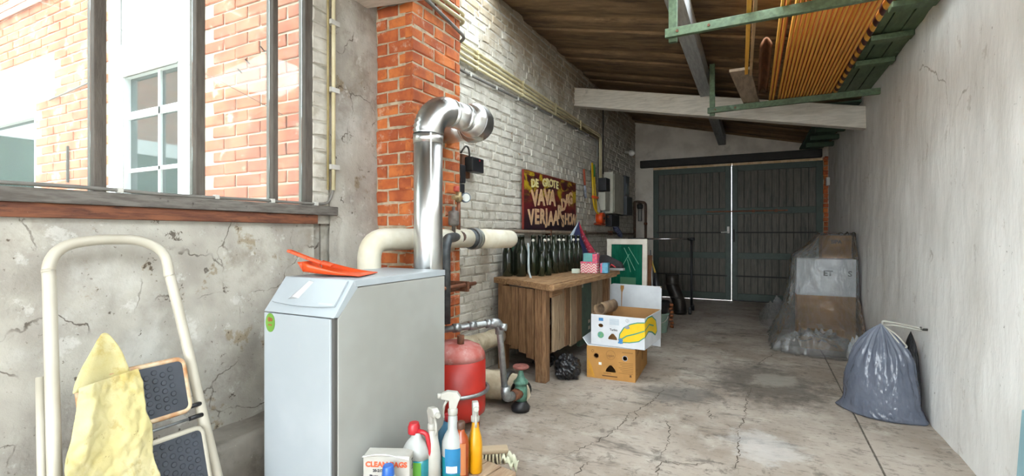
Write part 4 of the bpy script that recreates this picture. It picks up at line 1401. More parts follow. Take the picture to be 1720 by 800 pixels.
for i in range(9):
    for j in range(4):
        x, y = -0.066 + i * 0.0165, -0.024 + j * 0.016
        mb.tube([(x, y, 0.046), (x * 1.12 + random.uniform(-.003, .003), y * 1.25, 0.0)], [0.005, 0.007], 6)
o = part(br, 'bristles', mb, mat('cream_bristle', '#cfc4a6', '#b9ad8c', rough=0.9, scale=40), False)
o['kind'] = 'stuff'

M_wood_grey = mat('greyed_front_planks', '#8d765c', '#a58e72', rough=0.85, scale=10, stretch=(8, 8, 0.7), bump=0.4, bscale=30, bstretch=(8, 8, 0.6), bdist=0.004,
                  layers=[('#5a4632', 5, 0.56, 0.68, 0.6, (5, 5, 0.8))])
# ================================================================== work bench and what stands on it
wbn = thing('workbench', 'rough wooden workbench with plank panels along the white brick wall', 'workbench', (-1.55, 4.0, 0))
TA, TB, TC_, TD = (-1.27, 3.11), (-1.90, 3.45), (-1.89, 4.90), (-1.175, 4.76)     # table top: near-front, near-back, far-back, far-front


def tp(u, v):
    """u along the bench (0 near), v across (0 front)"""
    a = (TA[0] + (TD[0] - TA[0]) * u, TA[1] + (TD[1] - TA[1]) * u)
    b_ = (TB[0] + (TC_[0] - TB[0]) * u, TB[1] + (TC_[1] - TB[1]) * u)
    return (a[0] + (b_[0] - a[0]) * v, a[1] + (b_[1] - a[1]) * v)


ZT0, ZT1 = 0.705, 0.75
nb = 4
for i in range(nb):
    v0, v1 = i / nb + 0.004, (i + 1) / nb - 0.004
    u0, u1 = random.uniform(-0.008, 0.01), 1 + random.uniform(-0.01, 0.01)
    q = [tp(u0, v1), tp(u0, v0), tp(u1, v0), tp(u1, v1)]
    dz = random.uniform(-0.004, 0)
    part(wbn, 'top_board', MB().hexa([(x, y, ZT0 + dz) for x, y in q], [(x, y, ZT1 + dz) for x, y in q]), M_wood_y, bevel=0.004)
part(wbn, 'front_lip', MB().hexa([(*tp(0.0, 0.0), 0.70), (TA[0] + 0.03, TA[1] + 0.02, 0.70), (TD[0] + 0.03, TD[1] - 0.25, 0.70), (*tp(0.83, 0.0), 0.70)],
                                 [(*tp(0.0, 0.0), 0.742), (TA[0] + 0.03, TA[1] + 0.02, 0.742), (TD[0] + 0.03, TD[1] - 0.25, 0.742), (*tp(0.83, 0.0), 0.742)]), M_wood_y, bevel=0.005)
BA, BB, BC, BD = (-1.375, 3.255), (-1.80, 3.44), (-1.83, 4.82), (-1.33, 4.82)
for (x, y), w in ((BA, 0.085), (BB, 0.07), (BC, 0.07), (BD, 0.07)):
    part(wbn, 'leg', MB().box(x - w / 2 - 0.02, x + w / 2 - 0.02, y - w / 2 + 0.03, y + w / 2 + 0.03, 0, ZT0 - 0.003), M_wood_old, bevel=0.005)
# near end: upright planks
np_ = 5
wid = [0.24, 0.20, 0.19, 0.20, 0.17]
s0 = 0.0
for i in range(np_):
    k0, k1 = s0, s0 + wid[i]
    s0 = k1
    pa = (BB[0] + (BA[0] - BB[0]) * k0, BB[1] + (BA[1] - BB[1]) * k0 - 0.015)
    pb = (BB[0] + (BA[0] - BB[0]) * (k1 - 0.012), BB[1] + (BA[1] - BB[1]) * (k1 - 0.012) - 0.015)
    zb = 0.225 - 0.02 * i + random.uniform(-.006, .006)
    o = 0.018
    part(wbn, 'end_plank', MB().hexa([(pa[0], pa[1] - o, zb), (pb[0], pb[1] - o, zb), (pb[0], pb[1], zb), (pa[0], pa[1], zb)],
                                     [(pa[0], pa[1] - o, 0.69), (pb[0], pb[1] - o, 0.69), (pb[0], pb[1], 0.69), (pa[0], pa[1], 0.69)]), M_wood_old, bevel=0.003)
part(wbn, 'end_rail', MB().bar((BA[0] + 0.03, BA[1] + 0.06, 0.655), (BA[0] + 0.03, BA[1] + 0.28, 0.66), 0.03, 0.06), M_wood_y, bevel=0.003)
# front: upright planks, a dark green board and two posts
fy = 3.40
for i, w in enumerate((0.11, 0.13, 0.12, 0.15, 0.14)):
    x = BA[0] + 0.012 + (BD[0] - BA[0]) * (fy - BA[1]) / 1.56
    part(wbn, 'front_plank', MB().box(x - 0.012, x + 0.008 + random.uniform(-.004, .004), fy, fy + w - 0.008, 0.20 - 0.008 * i + random.uniform(-.01, .01), 0.695), M_wood_grey if i in (0, 1, 3) else M_wood_old, bevel=0.003)
    fy += w
gd = part(wbn, 'green_panel', MB().box(BA[0] - 0.02, BA[0] + 0.012, 4.06, 4.40, 0.10, 0.70), M_dark_green, bevel=0.003)
for y, z in ((4.10, 0.62), (4.11, 0.67), (4.30, 0.27), (4.30, 0.21)):
    part(gd, 'paper_label', MB().box(BA[0] + 0.0125, BA[0] + 0.0135, y, y + 0.05, z, z + 0.03), mat('old_label_paper', '#a79d8c', rough=0.8))
for y in (4.42, 4.60):
    part(wbn, 'front_plank', MB().box(BA[0] - 0.004, BA[0] + 0.02, y, y + 0.15, 0.10, 0.70), M_wood_grey, bevel=0.003)
part(wbn, 'lower_shelf', MB().box(-1.82, -1.42, 3.50, 4.78, 0.16, 0.18), M_wood_y)

# ---- wine bottles
M_bottle = mat('dark_green_bottle_glass', '#141a12', '#1d2618', rough=0.12, scale=6, spec=0.7, layers=[('#5b6156', 9, 0.6, 0.8, 0.35)])
M_bottle_g = mat('bright_green_bottle_glass', '#12392a', '#1b4a36', rough=0.12, scale=6, spec=0.7)
M_stopper = mat('white_ceramic_stopper', '#cfcabf', rough=0.4)
M_wire = mat('dull_wire', '#5b5650', rough=0.5, metal=0.8)


def wine(scale, m, stopper):
    r = thing('wine_bottle')
    prof = [(0.030, 0.004), (0.040, 0.0), (0.044, 0.006), (0.044, 0.185), (0.041, 0.205), (0.032, 0.232), (0.022, 0.258), (0.0165, 0.285), (0.0150, 0.325), (0.0175, 0.327), (0.0175, 0.340), (0.0140, 0.342)]
    part(r, 'glass', MB().lathe([(a * scale, z * scale) for a, z in prof], (0, 0, 0), 18), m, False)
    if stopper:
        part(r, 'stopper', MB().ball((0, -0.0175 * scale, 0.298 * scale), 0.0135 * scale, 10, 6), M_stopper, False)
        part(r, 'wire_bail', MB().tube([(0.017 * scale, 0, 0.30 * scale), (0.0, -0.019 * scale, 0.285 * scale), (-0.017 * scale, 0, 0.30 * scale)], 0.0018, 6), M_wire, False)
    return r


protos = {(1, 0): wine(1.0, M_bottle, False), (1, 1): wine(1.0, M_bottle, True), (0.62, 0): wine(0.62, M_bottle, False), (1.02, 2): wine(1.0, M_bottle_g, False)}
used = set()


def put_wine(kind, x, y, label, group, s=1.0):
    p0 = protos[kind]
    o = p0 if kind not in used else copy_tree(p0)
    used.add(kind)
    o.location = (x, y, ZT1 + 0.001)
    o.rotation_euler = (0, 0, random.uniform(0.2, 0.9))
    o.scale = (s, s, s)
    tag(o, label, 'bottle', group)


ORD = ['first', 'second', 'third', 'fourth', 'fifth', 'sixth', 'seventh', 'eighth', 'ninth', 'tenth', 'eleventh', 'twelfth', 'thirteenth', 'fourteenth', 'fifteenth', 'sixteenth', 'seventeenth', 'eighteenth', 'nineteenth']
gl_, gr_ = 'dark green wine bottle in the near cluster under the wrapped pipe', 'dark green wine bottle in the far row beside the gift boxes'
near = [((1, 0), -1.83, 3.56), ((1, 0), -1.785, 3.665), ((1, 0), -1.715, 3.585), ((1, 1), -1.66, 3.70), ((1, 0), -1.70, 3.82), ((1, 0), -1.80, 3.79), ((1, 1), -1.62, 3.84)]
near.sort(key=lambda q: q[1] / q[2])          # left to right as seen from the room
for i, (k, x, y) in enumerate(near):
    put_wine(k, x, y, '%s tall dark wine bottle from the left in the near cluster%s' % (ORD[i], ', with white stopper' if k[1] else ''), 'near cluster of wine bottles')
put_wine((1.02, 2), -1.845, 3.70, 'bright green wine bottle behind the white ribbon', None)
put_wine((0.62, 0), -1.575, 3.685, 'short dark wine bottle at the front of the near cluster, left one', None)
put_wine((0.62, 0), -1.545, 3.765, 'short dark wine bottle at the front of the near cluster, right one', None)
for i in range(12):
    y = 4.02 + (i // 2) * 0.098
    x = -1.70 + 0.105 * (i % 2) + 0.012 * (i // 2)
    lab = '%s bottle from the left in the %s line of the far wine bottles' % (ORD[i // 2], 'front' if i % 2 else 'middle')
    put_wine((1, 1) if i % 3 != 1 else (1, 0), x, y + random.uniform(-.01, .01), lab, 'far row of wine bottles')
for i in range(4):
    put_wine((1, 0), -1.815, 4.08 + i * 0.12, '%s bottle from the left in the back line of the far wine bottles' % ORD[i], 'far row of wine bottles')
mb = MB()
mb.grid(lambda u, v: (-1.612 - 0.012 * (1 - v) + 0.018 * u + 0.02 * (v > 0.8) * (v - 0.8) * 4, 3.50 + 0.006 * math.sin(v * 7) - 0.03 * max(0, v - 0.75), 1.03 - 0.285 * v), 3, 20)
solo('ribbon', mb, mat('pale_ribbon', '#b9c4c8', '#a9b6bb', rough=0.4), 'pale white ribbon hanging beside the near wine bottles', 'ribbon', loc=(-1.61, 3.49, 0.75), thick=0.002)

# ---- gift boxes, cloth, shoe
M_teal = mat('teal_box_paper', '#5f9a98', '#548c8c', rough=0.6)
M_coral = mat('coral_pattern_paper', '#d9606a', '#b94a70', rough=0.6, scale=60, lo=0.45, hi=0.55, layers=[('#5f7fb0', 45, 0.56, 0.6, 0.9)])
t = NT('chevron_paper')
sep = t.n('ShaderNodeSeparateXYZ')
t.l(t.pos((1, 1, 1), True), sep.inputs[0])
ab = t.n('ShaderNodeMath', operation='PINGPONG')
t.l(sep.outputs[0], ab.inputs[0])
ab.inputs[1].default_value = 0.025
ad = t.n('ShaderNodeMath', operation='ADD')
t.l(ab.outputs[0], ad.inputs[0])
t.l(sep.outputs[2], ad.inputs[1])
pp = t.n('ShaderNodeMath', operation='PINGPONG')
t.l(ad.outputs[0], pp.inputs[0])
pp.inputs[1].default_value = 0.012
t.l(t.mix(t.ramp(pp.outputs[0], 0.005, 0.007), hexc('#c9506a'), hexc('#d8c9bd')), t.b.inputs['Base Color'])
M_chev = t.m
g1 = thing('gift_box', 'chevron patterned gift box at the front of the bench', 'box', (-1.315, 4.20, ZT1), rotz=0.05)
part(g1, 'box', MB().box(-0.075, 0.075, -0.05, 0.05, 0, 0.088), M_chev, False, bevel=0.003)
part(g1, 'lid', MB().box(-0.077, 0.077, -0.052, 0.052, 0.0885, 0.103), M_coral, False, bevel=0.002)
g2 = thing('gift_box', 'teal gift box with coral print stacked on the chevron box', 'box', (-1.30, 4.20, ZT1 + 0.1035), rotz=0.02)
part(g2, 'box', MB().box(-0.065, 0.02, -0.045, 0.045, 0, 0.075), M_teal, False, bevel=0.003)
part(g2, 'wrap_band', MB().box(0.0202, 0.062, -0.045, 0.045, 0, 0.07), M_coral, False, bevel=0.003)
g3 = thing('gift_box', 'blue and coral gift box standing next to the chevron box', 'box', (-1.195, 4.27, ZT1), rotz=0.1)
part(g3, 'box', MB().box(-0.018, 0.035, -0.05, 0.05, 0, 0.09), mat('blue_gift_paper', '#4a86a4', '#5f9ab0', rough=0.6, scale=40), False, bevel=0.003)
part(g3, 'wrap_band', MB().box(-0.035, -0.0182, -0.05, 0.05, 0, 0.088), M_coral, False, bevel=0.002)
solo('small_carton', MB().box(-1.445, -1.385, 4.07, 4.12, ZT1 + 0.0005, ZT1 + 0.04), mat('pale_green_carton', '#c4cdbd', rough=0.7), 'tiny pale carton on the bench edge left of the gift boxes', 'carton', loc=(-1.42, 4.1, ZT1), bevel=0.002)
sh = thing('sneaker', 'black sneaker with red laces at the far end of the bench', 'shoe', (-1.255, 4.66, ZT1), rotz=-0.25)


def fshoe(u, v):
    # u round the section, v heel to toe
    x = -0.11 + 0.26 * v
    w = (0.030 + 0.022 * math.sin(PI * min(1, 0.25 + v * 0.75))) * (1 if 0.02 < v < 0.98 else 0.35)
    h = 0.125 - 0.075 * max(0, (v - 0.3)) / 0.7 - 0.02 * (v > 0.9)
    if v < 0.02 or v > 0.98:
        h *= 0.55
    a = PI * u
    return (x, w * math.cos(a), 0.018 + h * math.sin(a) ** 0.7)


mb = MB()
mb.grid(fshoe, 14, 18)
part(sh, 'upper', mb, mat('black_knit', '#1b1a1c', '#2a2224', rough=0.8, scale=60), False, thick=0.004)
mb = MB()
mb.add([(-0.115 + 0.27 * i / 12, s_ * (0.034 + 0.022 * math.sin(PI * min(1, 0.25 + 0.75 * i / 12))) * (0.6 if i in (0, 12) else 1), z_) for z_ in (0.0, 0.022) for s_ in (-1, 1) for i in range(13)],
       [tuple(range(13)) + tuple(range(25, 12, -1)), tuple(range(26, 39)) + tuple(range(51, 38, -1))] + [(i, i + 1, 27 + i, 26 + i) for i in range(12)] + [(13 + i, 14 + i, 40 + i, 39 + i) for i in range(12)] + [(0, 13, 39, 26), (12, 25, 51, 38)])
part(sh, 'sole', mb, mat('grey_sole', '#8c8c8c', rough=0.7), False)
mb = MB()
for i in range(4):
    x = -0.01 + i * 0.027
    mb.tube([(x, -0.042, 0.075 - i * 0.008), (x + 0.012, 0, 0.118 - i * 0.014), (x, 0.042, 0.075 - i * 0.008)], 0.006, 6)
part(sh, 'laces', mb, mat('red_laces', '#c33a44', rough=0.7), False)
mb = MB().tube([(0.02, -0.052, 0.03), (0.05, -0.054, 0.055), (0.09, -0.048, 0.03)], 0.006, 6)
part(sh, 'side_stripe', mb, mat('red_laces', '#c33a44'), False)

M_navy = mat('navy_scarf', '#1c1d3c', '#262a4f', rough=0.9, scale=9, layers=[('#3a3d66', 12, 0.6, 0.72, 0.5)])
M_scarf_red = mat('red_white_scarf_pattern', '#9c2434', '#7d1c30', rough=0.9, scale=25, layers=[('#d0c4c8', 30, 0.58, 0.62, 0.9), ('#23264a', 18, 0.6, 0.64, 0.8)])
M_scarf_pale = mat('pale_scarf_band', '#a9b3bd', '#b9c1c8', rough=0.9)
sc_ = thing('scarf', 'navy and red patterned scarf draped in a peak behind the far bottles', 'scarf', (-1.53, 4.75, ZT1))


def scf(k0, k1):
    def fn(u, v):
        k = k0 + (k1 - k0) * u
        lx = -1.605 + (-0.10 * min(1, v / 0.35) if v < 0.35 else -0.10 + 0.05 * (v - 0.35) / 0.65)
        rx = -1.600 + 0.25 * v ** 1.15
        zl = 1.235 - (0.145 * v / 0.35 if v < 0.35 else 0.145 + 0.30 * (v - 0.35) / 0.65)
        zr = 1.237 - 0.43 * v ** 0.95
        x, z_ = lx + (rx - lx) * k, zl + (zr - zl) * k
        return (x, 4.74 + 0.03 * math.sin(k * 11 + v * 3) * v + 0.012 * fr(x, z_, 2, 7), max(z_, ZT1 + 0.004))
    return fn


for nm, a, c_, m in (('pale_band', 0, 0.22, M_scarf_pale), ('navy_field', 0.22, 0.68, M_navy), ('patterned_band', 0.68, 1.0, M_scarf_red)):
    part(sc_, nm, MB().grid(scf(a, c_), 8, 26), m, thick=0.003)
mb = MB()
mb.grid(lambda u, v: (-1.415 + 0.03 * u + 0.07 * v, 4.70 + 0.02 * math.sin(u * 5) - 0.05 * v, 0.90 - 0.11 * v + 0.02 * u), 5, 8)
part(sc_, 'tassel_end', mb, mat('pink_scarf_end', '#c98f98', '#d8b4b4', rough=0.9, scale=20), thick=0.003)

# ================================================================== boxes and bags by the bench
M_card = mat('brown_cardboard', '#b58446', '#a87a40', rough=0.85, scale=6, layers=[('#8f6634', 4, 0.6, 0.75, 0.3)])
M_card_in = mat('inner_cardboard', '#9c7448', '#8c683f', rough=0.9, scale=6)
M_card_w = mat('white_printed_cardboard', '#d5d9dc', '#c8ccd0', rough=0.7, scale=5)
M_brown_ink = mat('brown_box_print', '#5e3f20', rough=0.8)
M_gold_ink = mat('golden_box_print', '#c8922f', '#b98428', rough=0.8, scale=20)
M_blue_ink = mat('blue_box_print', '#3f7fb4', rough=0.7)
M_lt_ink = mat('pale_blue_box_print', '#93a9b8', rough=0.7)
M_ban = mat('banana_yellow_print', '#e6c010', '#dcb40c', rough=0.6)
M_bangreen = mat('green_outline_print', '#3f8a72', rough=0.6)
M_grey_ink = mat('grey_box_print', '#5a5d60', rough=0.7)


def tri(cx_, cy_, w, h):
    return [(cx_ - w / 2, cy_ - h / 2), (cx_ - w / 2 + 0.006, cy_ - h / 2 - 0.004), (cx_ + w / 2 - 0.006, cy_ - h / 2 - 0.004), (cx_ + w / 2, cy_ - h / 2), (cx_ + w * 0.42, cy_ - h * 0.1), (cx_ + 0.008, cy_ + h / 2), (cx_ - 0.008, cy_ + h / 2), (cx_ - w * 0.42, cy_ - h * 0.1)]


def carton(root, w, d, h, holes, m_out, m_in, th=0.006, open_top=True):
    """open box of separate panels; local x across the front (0..w), y back, z up; front has real holes"""
    F = frame((0, th / 4, 0), (1, 0, 0), (0, 0, 1))
    f_ = part(root, 'front_panel', holed_panel(MB(), [(0, 0), (w, 0), (w, h), (0, h)], holes, th / 2, F), m_out, False)
    part(f_, 'inner_liner', holed_panel(MB(), [(0, 0), (w, 0), (w, h), (0, h)], holes, th / 2, frame((0, th * 0.76, 0), (1, 0, 0), (0, 0, 1))), m_in, False)
    part(root, 'back_panel', MB().box(0, w, d - th, d, 0, h), m_in, False)
    sl_ = part(root, 'side_panel', MB().box(0, th / 2, th, d - th, 0, h), m_out, False)
    part(sl_, 'inner_liner', MB().box(th / 2, th, th, d - th, 0, h), m_in, False)
    sr_ = part(root, 'side_panel', MB().box(w - th / 2, w, th, d - th, 0, h), m_out, False)
    part(sr_, 'inner_liner', MB().box(w - th, w - th / 2, th, d - th, 0, h), m_in, False)
    part(root, 'bottom', MB().box(th, w - th, th, d - th, 0, th), m_in, False)
    return f_, sr_


def on_front(mb, poly, e=0.0006, holes=()):
    return holed_panel(mb, poly, holes, 0.0006, frame((0, -e, 0), (1, 0, 0), (0, 0, 1)))


# lower brown banana carton
W, D, Hh = 0.368, 0.58, 0.244
bx = thing('banana_carton', 'brown banana carton with round logo, lower one of the two boxes', 'carton', (-1.135, 3.545, 0), rotz=0.045)
holes = [circ(0.074, 0.172, 0.016), circ(0.292, 0.172, 0.016), tri(0.185, 0.085, 0.078, 0.048)]
f_, s_ = carton(bx, W, D, Hh, holes, M_card, M_card_in)
for i, y in enumerate((0.09, 0.43)):
    part(bx, 'top_flap', MB().box(0.005, W - 0.005, y - 0.085, y + 0.15, Hh, Hh + 0.004), M_card_w if i == 0 else M_card, False)
part(bx, 'loose_flap', MB().hexa([(-0.002, 0.02, Hh), (0.004, 0.02, Hh), (0.004, 0.30, Hh), (-0.002, 0.30, Hh)], [(-0.042, 0.03, Hh + 0.05), (-0.038, 0.03, Hh + 0.055), (-0.038, 0.29, Hh + 0.055), (-0.042, 0.29, Hh + 0.05)]), M_card_w, False)
mb = on_front(MB(), circ(0.185, 0.188, 0.035, n=28), holes=[circ(0.185, 0.188, 0.0335, n=28)])
text_into(mb, 'opin', TF(0.185, 0.182, 0.0008), 0.03, 0.0005)
text_into(mb, 'BANANAS', TF(0.16, 0.046, 0.0008), 0.013, 0.0005)
on_front(mb, [(0.12, 0.022), (0.235, 0.022), (0.235, 0.03), (0.12, 0.03)])
on_front(mb, circ(0.046, 0.206, 0.010), holes=[circ(0.046, 0.206, 0.008)])
on_front(mb, tri(0.333, 0.045, 0.014, -0.02))
part(f_, 'print', mb, M_brown_ink, False)
mb = MB()
for i in range(7):
    on_front(mb, [(0.245 + (i % 3) * 0.012, 0.135 - i * 0.013), (0.352, 0.135 - i * 0.013), (0.352, 0.139 - i * 0.013), (0.245 + (i % 3) * 0.012, 0.139 - i * 0.013)])
on_front(mb, [(0.27, 0.212), (0.35, 0.212), (0.35, 0.218), (0.27, 0.218)])
part(f_, 'small_print', mb, mat('faint_box_print', '#8a6534', rough=0.85), False)
mb = MB()
for i in range(7):
    on_front(mb, [(0.004, 0.025 + i * 0.02), (0.06 - i * 0.004, 0.005 + i * 0.012), (0.066 - i * 0.004, 0.012 + i * 0.012), (0.004, 0.033 + i * 0.02)])
part(f_, 'leaf_print', mb, M_gold_ink, False)
part(f_, 'price_tag', on_front(MB(), [(0.093, 0.105), (0.115, 0.105), (0.115, 0.125), (0.093, 0.125)]), M_paper, False)
for x, y in ((0.074, 0.172), (0.292, 0.172)):
    part(f_, 'hole_rim', on_front(MB(), circ(x, y, 0.02), holes=[circ(x, y, 0.0165)]), M_lt_ink if x > 0.2 else M_brown_ink, False)
SF = lambda y, z: frame((W + 0.0007, y, z), (0, 1, 0), (0, 0, 1))
mb = MB()
for z in (0.20, 0.19, 0.18):
    holed_panel(mb, [(0, 0), (0.10, 0.012), (0.10, 0.018), (0, 0.006)], [], 0.0005, SF(0.06, z))
holed_panel(mb, circ(0.07, 0.06, 0.03, 0.024), [circ(0.07, 0.06, 0.022, 0.018)], 0.0005, SF(0.0, 0.0))
holed_panel(mb, [(0.30, 0.10), (0.34, 0.10), (0.34, 0.17), (0.30, 0.17)], [], 0.0005, SF(0.0, 0.0))
part(s_, 'side_print', mb, mat('faint_box_print', '#8a6534'), False)

# upper white banana carton, turned a little
W, D, Hh = 0.415, 0.50, 0.232
bx = thing('banana_carton', 'white banana carton with yellow banana print stacked on the brown carton', 'carton', (-1.11, 3.575, 0.252), rotz=-0.07)
holes = [circ(0.078, 0.150, 0.019, 0.014), tri(0.172, 0.075, 0.072, 0.042)]
f_, s_ = carton(bx, W, D, Hh, holes, M_card_w, M_card_in)
mb = MB()
ban = [(0.215, 0.045), (0.225, 0.10), (0.26, 0.15), (0.31, 0.18), (0.36, 0.195), (W, 0.20), (W, 0.09), (0.37, 0.055), (0.30, 0.04), (0.25, 0.032)]
part(f_, 'banana_print', on_front(MB(), ban), M_ban, False)
mb = MB()


def stroke(mb, pts, w, e=0.0012):
    for (xa, ya), (xb, yb) in zip(pts[:-1], pts[1:]):
        dx, dy = xb - xa, yb - ya
        l = math.hypot(dx, dy)
        nx_, ny_ = -dy / l * w / 2, dx / l * w / 2
        on_front(mb, [(xa - nx_, ya - ny_), (xb - nx_, yb - ny_), (xb + nx_, yb + ny_), (xa + nx_, ya + ny_)], e)


stroke(mb, [(0.222, 0.055), (0.228, 0.10), (0.26, 0.15), (0.31, 0.18), (0.36, 0.195), (W - 0.002, 0.20)], 0.008)
stroke(mb, [(0.225, 0.05), (0.28, 0.09), (0.34, 0.11), (W - 0.002, 0.14)], 0.009)
stroke(mb, [(0.24, 0.04), (0.30, 0.042), (0.37, 0.058), (W - 0.002, 0.092)], 0.007)
part(f_, 'banana_outline', mb, M_bangreen, False)
mb = on_front(MB(), [(0.212, 0.03), (0.222, 0.05), (0.212, 0.06), (0.228, 0.062), (0.236, 0.075), (0.242, 0.058), (0.256, 0.06), (0.248, 0.045), (0.254, 0.03), (0.235, 0.026)], 0.0016)
on_front(mb, [(0.062, 0.185), (0.098, 0.185), (0.098, 0.208), (0.062, 0.208)])
part(f_, 'blue_print', mb, M_blue_ink, False)
mb = on_front(MB(), circ(0.078, 0.078, 0.025, n=24))
part(f_, 'round_seal', mb, mat('seal_green_blue', '#4f8f8a', '#78a860', rough=0.6, scale=60), False)
mb = MB()
for i in range(6):
    on_front(mb, [(0.148, 0.205 - i * 0.008), (0.222, 0.205 - i * 0.008), (0.222, 0.208 - i * 0.008), (0.148, 0.208 - i * 0.008)])
part(f_, 'small_print', mb, M_lt_ink, False)
mb = text_into(MB(), 'Turbio', TF(0.18, 0.125, 0.0008), 0.022, 0.0005, True)
on_front(mb, circ(0.285, 0.205, 0.012), holes=[circ(0.285, 0.205, 0.0105)])
text_into(mb, '1', TF(0.285, 0.205, 0.0008), 0.018, 0.0005)
part(f_, 'lettering', mb, M_grey_ink, False)
part(f_, 'hand_hole', on_front(MB(), circ(0.285, 0.155, 0.019, 0.013), 0.002), mat('grey_flap_paper', '#8c9094', rough=0.8), False)
SF = lambda y, z: frame((W + 0.0007, y, z), (0, 1, 0), (0, 0, 1))
part(s_, 'banana_print', holed_panel(MB(), [(0.0, 0.09), (0.0, 0.20), (0.08, 0.225), (0.2, 0.22), (0.32, 0.17), (0.36, 0.08), (0.3, 0.06), (0.2, 0.10), (0.1, 0.12)], [], 0.0006, SF(0, 0)), M_ban, False)
mb = MB()
for pts in ([(0.0, 0.2), (0.08, 0.225), (0.2, 0.22), (0.32, 0.17), (0.36, 0.08)], [(0.0, 0.09), (0.1, 0.12), (0.2, 0.10), (0.3, 0.06), (0.36, 0.08)], [(0.0, 0.14), (0.12, 0.17), (0.25, 0.14)]):
    for (xa, ya), (xb, yb) in zip(pts[:-1], pts[1:]):
        dx, dy = xb - xa, yb - ya
        l = math.hypot(dx, dy)
        nx_, ny_ = -dy / l * 0.005, dx / l * 0.005
        holed_panel(mb, [(xa - nx_, ya - ny_), (xb - nx_, yb - ny_), (xb + nx_, yb + ny_), (xa + nx_, ya + ny_)], [], 0.0014, SF(0, 0))
part(s_, 'banana_outline', mb, M_bangreen, False)
mb = MB()
mb.grid(lambda u, v: (0.045 + 0.045 * math.cos(2.6 + u * 5.0) + 0.02 * v, 0.06 + 0.25 * v, 0.205 + 0.045 + 0.05 * math.sin(2.6 + u * 5.0)), 14, 4)
solo('rolled_felt', mb, mat('brown_rolled_felt', '#6f5a46', '#8a7258', rough=0.95, scale=12), 'brown rolled felt sticking out of the white banana carton', 'felt roll', loc=(-1.11, 3.575, 0.268), world_xyz=False, rotz=-0.07, thick=0.006)

# black plastic bags under the bench
M_bag_black = mat('black_bag_film', '#141416', '#1d1d20', rough=0.28, scale=8, bump=0.5, bscale=30, bdist=0.01)
M_bag_grey = mat('blue_grey_bag_film', '#616774', '#565c69', rough=0.2, scale=5, bump=0.9, bscale=16, bstretch=(1, 1, 0.35), bdist=0.012)


def lump(cx_, cy_, rx, ry, h, seed, amp=0.22, seg=40, rings=22):
    mb = MB()

    def fn(u, v):
        a = 2 * PI * u
        ph = PI * v
        d = Vector((math.cos(a) * math.sin(ph), math.sin(a) * math.sin(ph), math.cos(ph)))
        k = 1 + amp * fr(d.x + seed, d.y, d.z, 2.2, 3) - amp * 0.5 * abs(fr(d.x + seed, d.y + 5, d.z, 4.5, 3))
        return (cx_ + d.x * rx * k, cy_ + d.y * ry * k, max(0.001, h * 0.42 + d.z * h * 0.58 * k))
    mb.grid(fn, seg, rings, smooth=False, wrap=True)
    return mb


solo('plastic_bag', lump(-1.262, 3.46, 0.10, 0.11, 0.18, 3), M_bag_black, 'crumpled black plastic bag on the floor in front of the bench leg', 'bag', loc=(-1.262, 3.46, 0))
solo('plastic_bag', lump(-1.56, 3.70, 0.10, 0.10, 0.12, 8), M_bag_black, 'small black plastic bag in the dark under the workbench', 'bag', loc=(-1.56, 3.70, 0))

# flattened white carton, framed green picture, plank
fc = thing('flattened_carton', 'large white flattened carton standing behind the banana cartons', 'cardboard', (-1.06, 4.80, 0))
CM = frame((-1.36, 4.93, 0.001), (0.57, -0.115, 0), (0, 0.11, 1))
part(fc, 'sheet', holed_panel(MB(), [(0, 0), (0.578, 0), (0.578, 0.565), (0.56, 0.585), (0.06, 0.585), (0.0, 0.56)], [[(0.152, 0.30), (0.160, 0.30), (0.163, 0.50), (0.180, 0.54), (0.180, 0.57), (0.138, 0.57), (0.138, 0.54), (0.150, 0.50)]], 0.006, CM), M_card_w)
part(fc, 'backing', holed_panel(MB(), [(0.002, 0.002), (0.57, 0.002), (0.57, 0.583), (0.06, 0.583), (0.0, 0.55)], [], 0.004, CM @ Matrix.Translation((0, 0, -0.006))), M_card)
mb = MB()
for q in ([(0.50, 0.33), (0.56, 0.33), (0.56, 0.36), (0.50, 0.36)], [(0.505, 0.27), (0.555, 0.27), (0.555, 0.30), (0.505, 0.30)], [(0.52, 0.20), (0.548, 0.20), (0.534, 0.17)]):
    holed_panel(mb, q, [], 0.001, CM @ Matrix.Translation((0, 0, 0.0036)))
part(fc, 'print', mb, M_grey_ink)

pf = thing('framed_picture', 'green abstract picture in a cream wooden frame behind the bench', 'picture', (-1.25, 5.30, 0))
PM = frame((-1.485, 5.36, 0.02), (0.46, -0.05, 0), (0, 0.05, 1))
w_, h_ = 0.465, 1.03
M_frame_w = mat('cream_painted_frame', '#d6cfc2', '#c9c1b2', rough=0.6)
part(pf, 'frame', holed_panel(MB(), [(0, 0), (w_, 0), (w_, h_), (0, h_)], [[(0.052, 0.06), (w_ - 0.052, 0.06), (w_ - 0.052, h_ - 0.062), (0.052, h_ - 0.062)]], 0.03, PM), M_frame_w, bevel=0.004)
part(pf, 'artwork', holed_panel(MB(), [(0.045, 0.05), (w_ - 0.045, 0.05), (w_ - 0.045, h_ - 0.055), (0.045, h_ - 0.055)], [], 0.006, PM), mat('green_artwork', '#0f4f3c', '#17604a', rough=0.12, scale=4, stretch=(6, 1, 1), layers=[('#0b3a2e', 5, 0.5, 0.7, 0.6)]))
mb = MB()
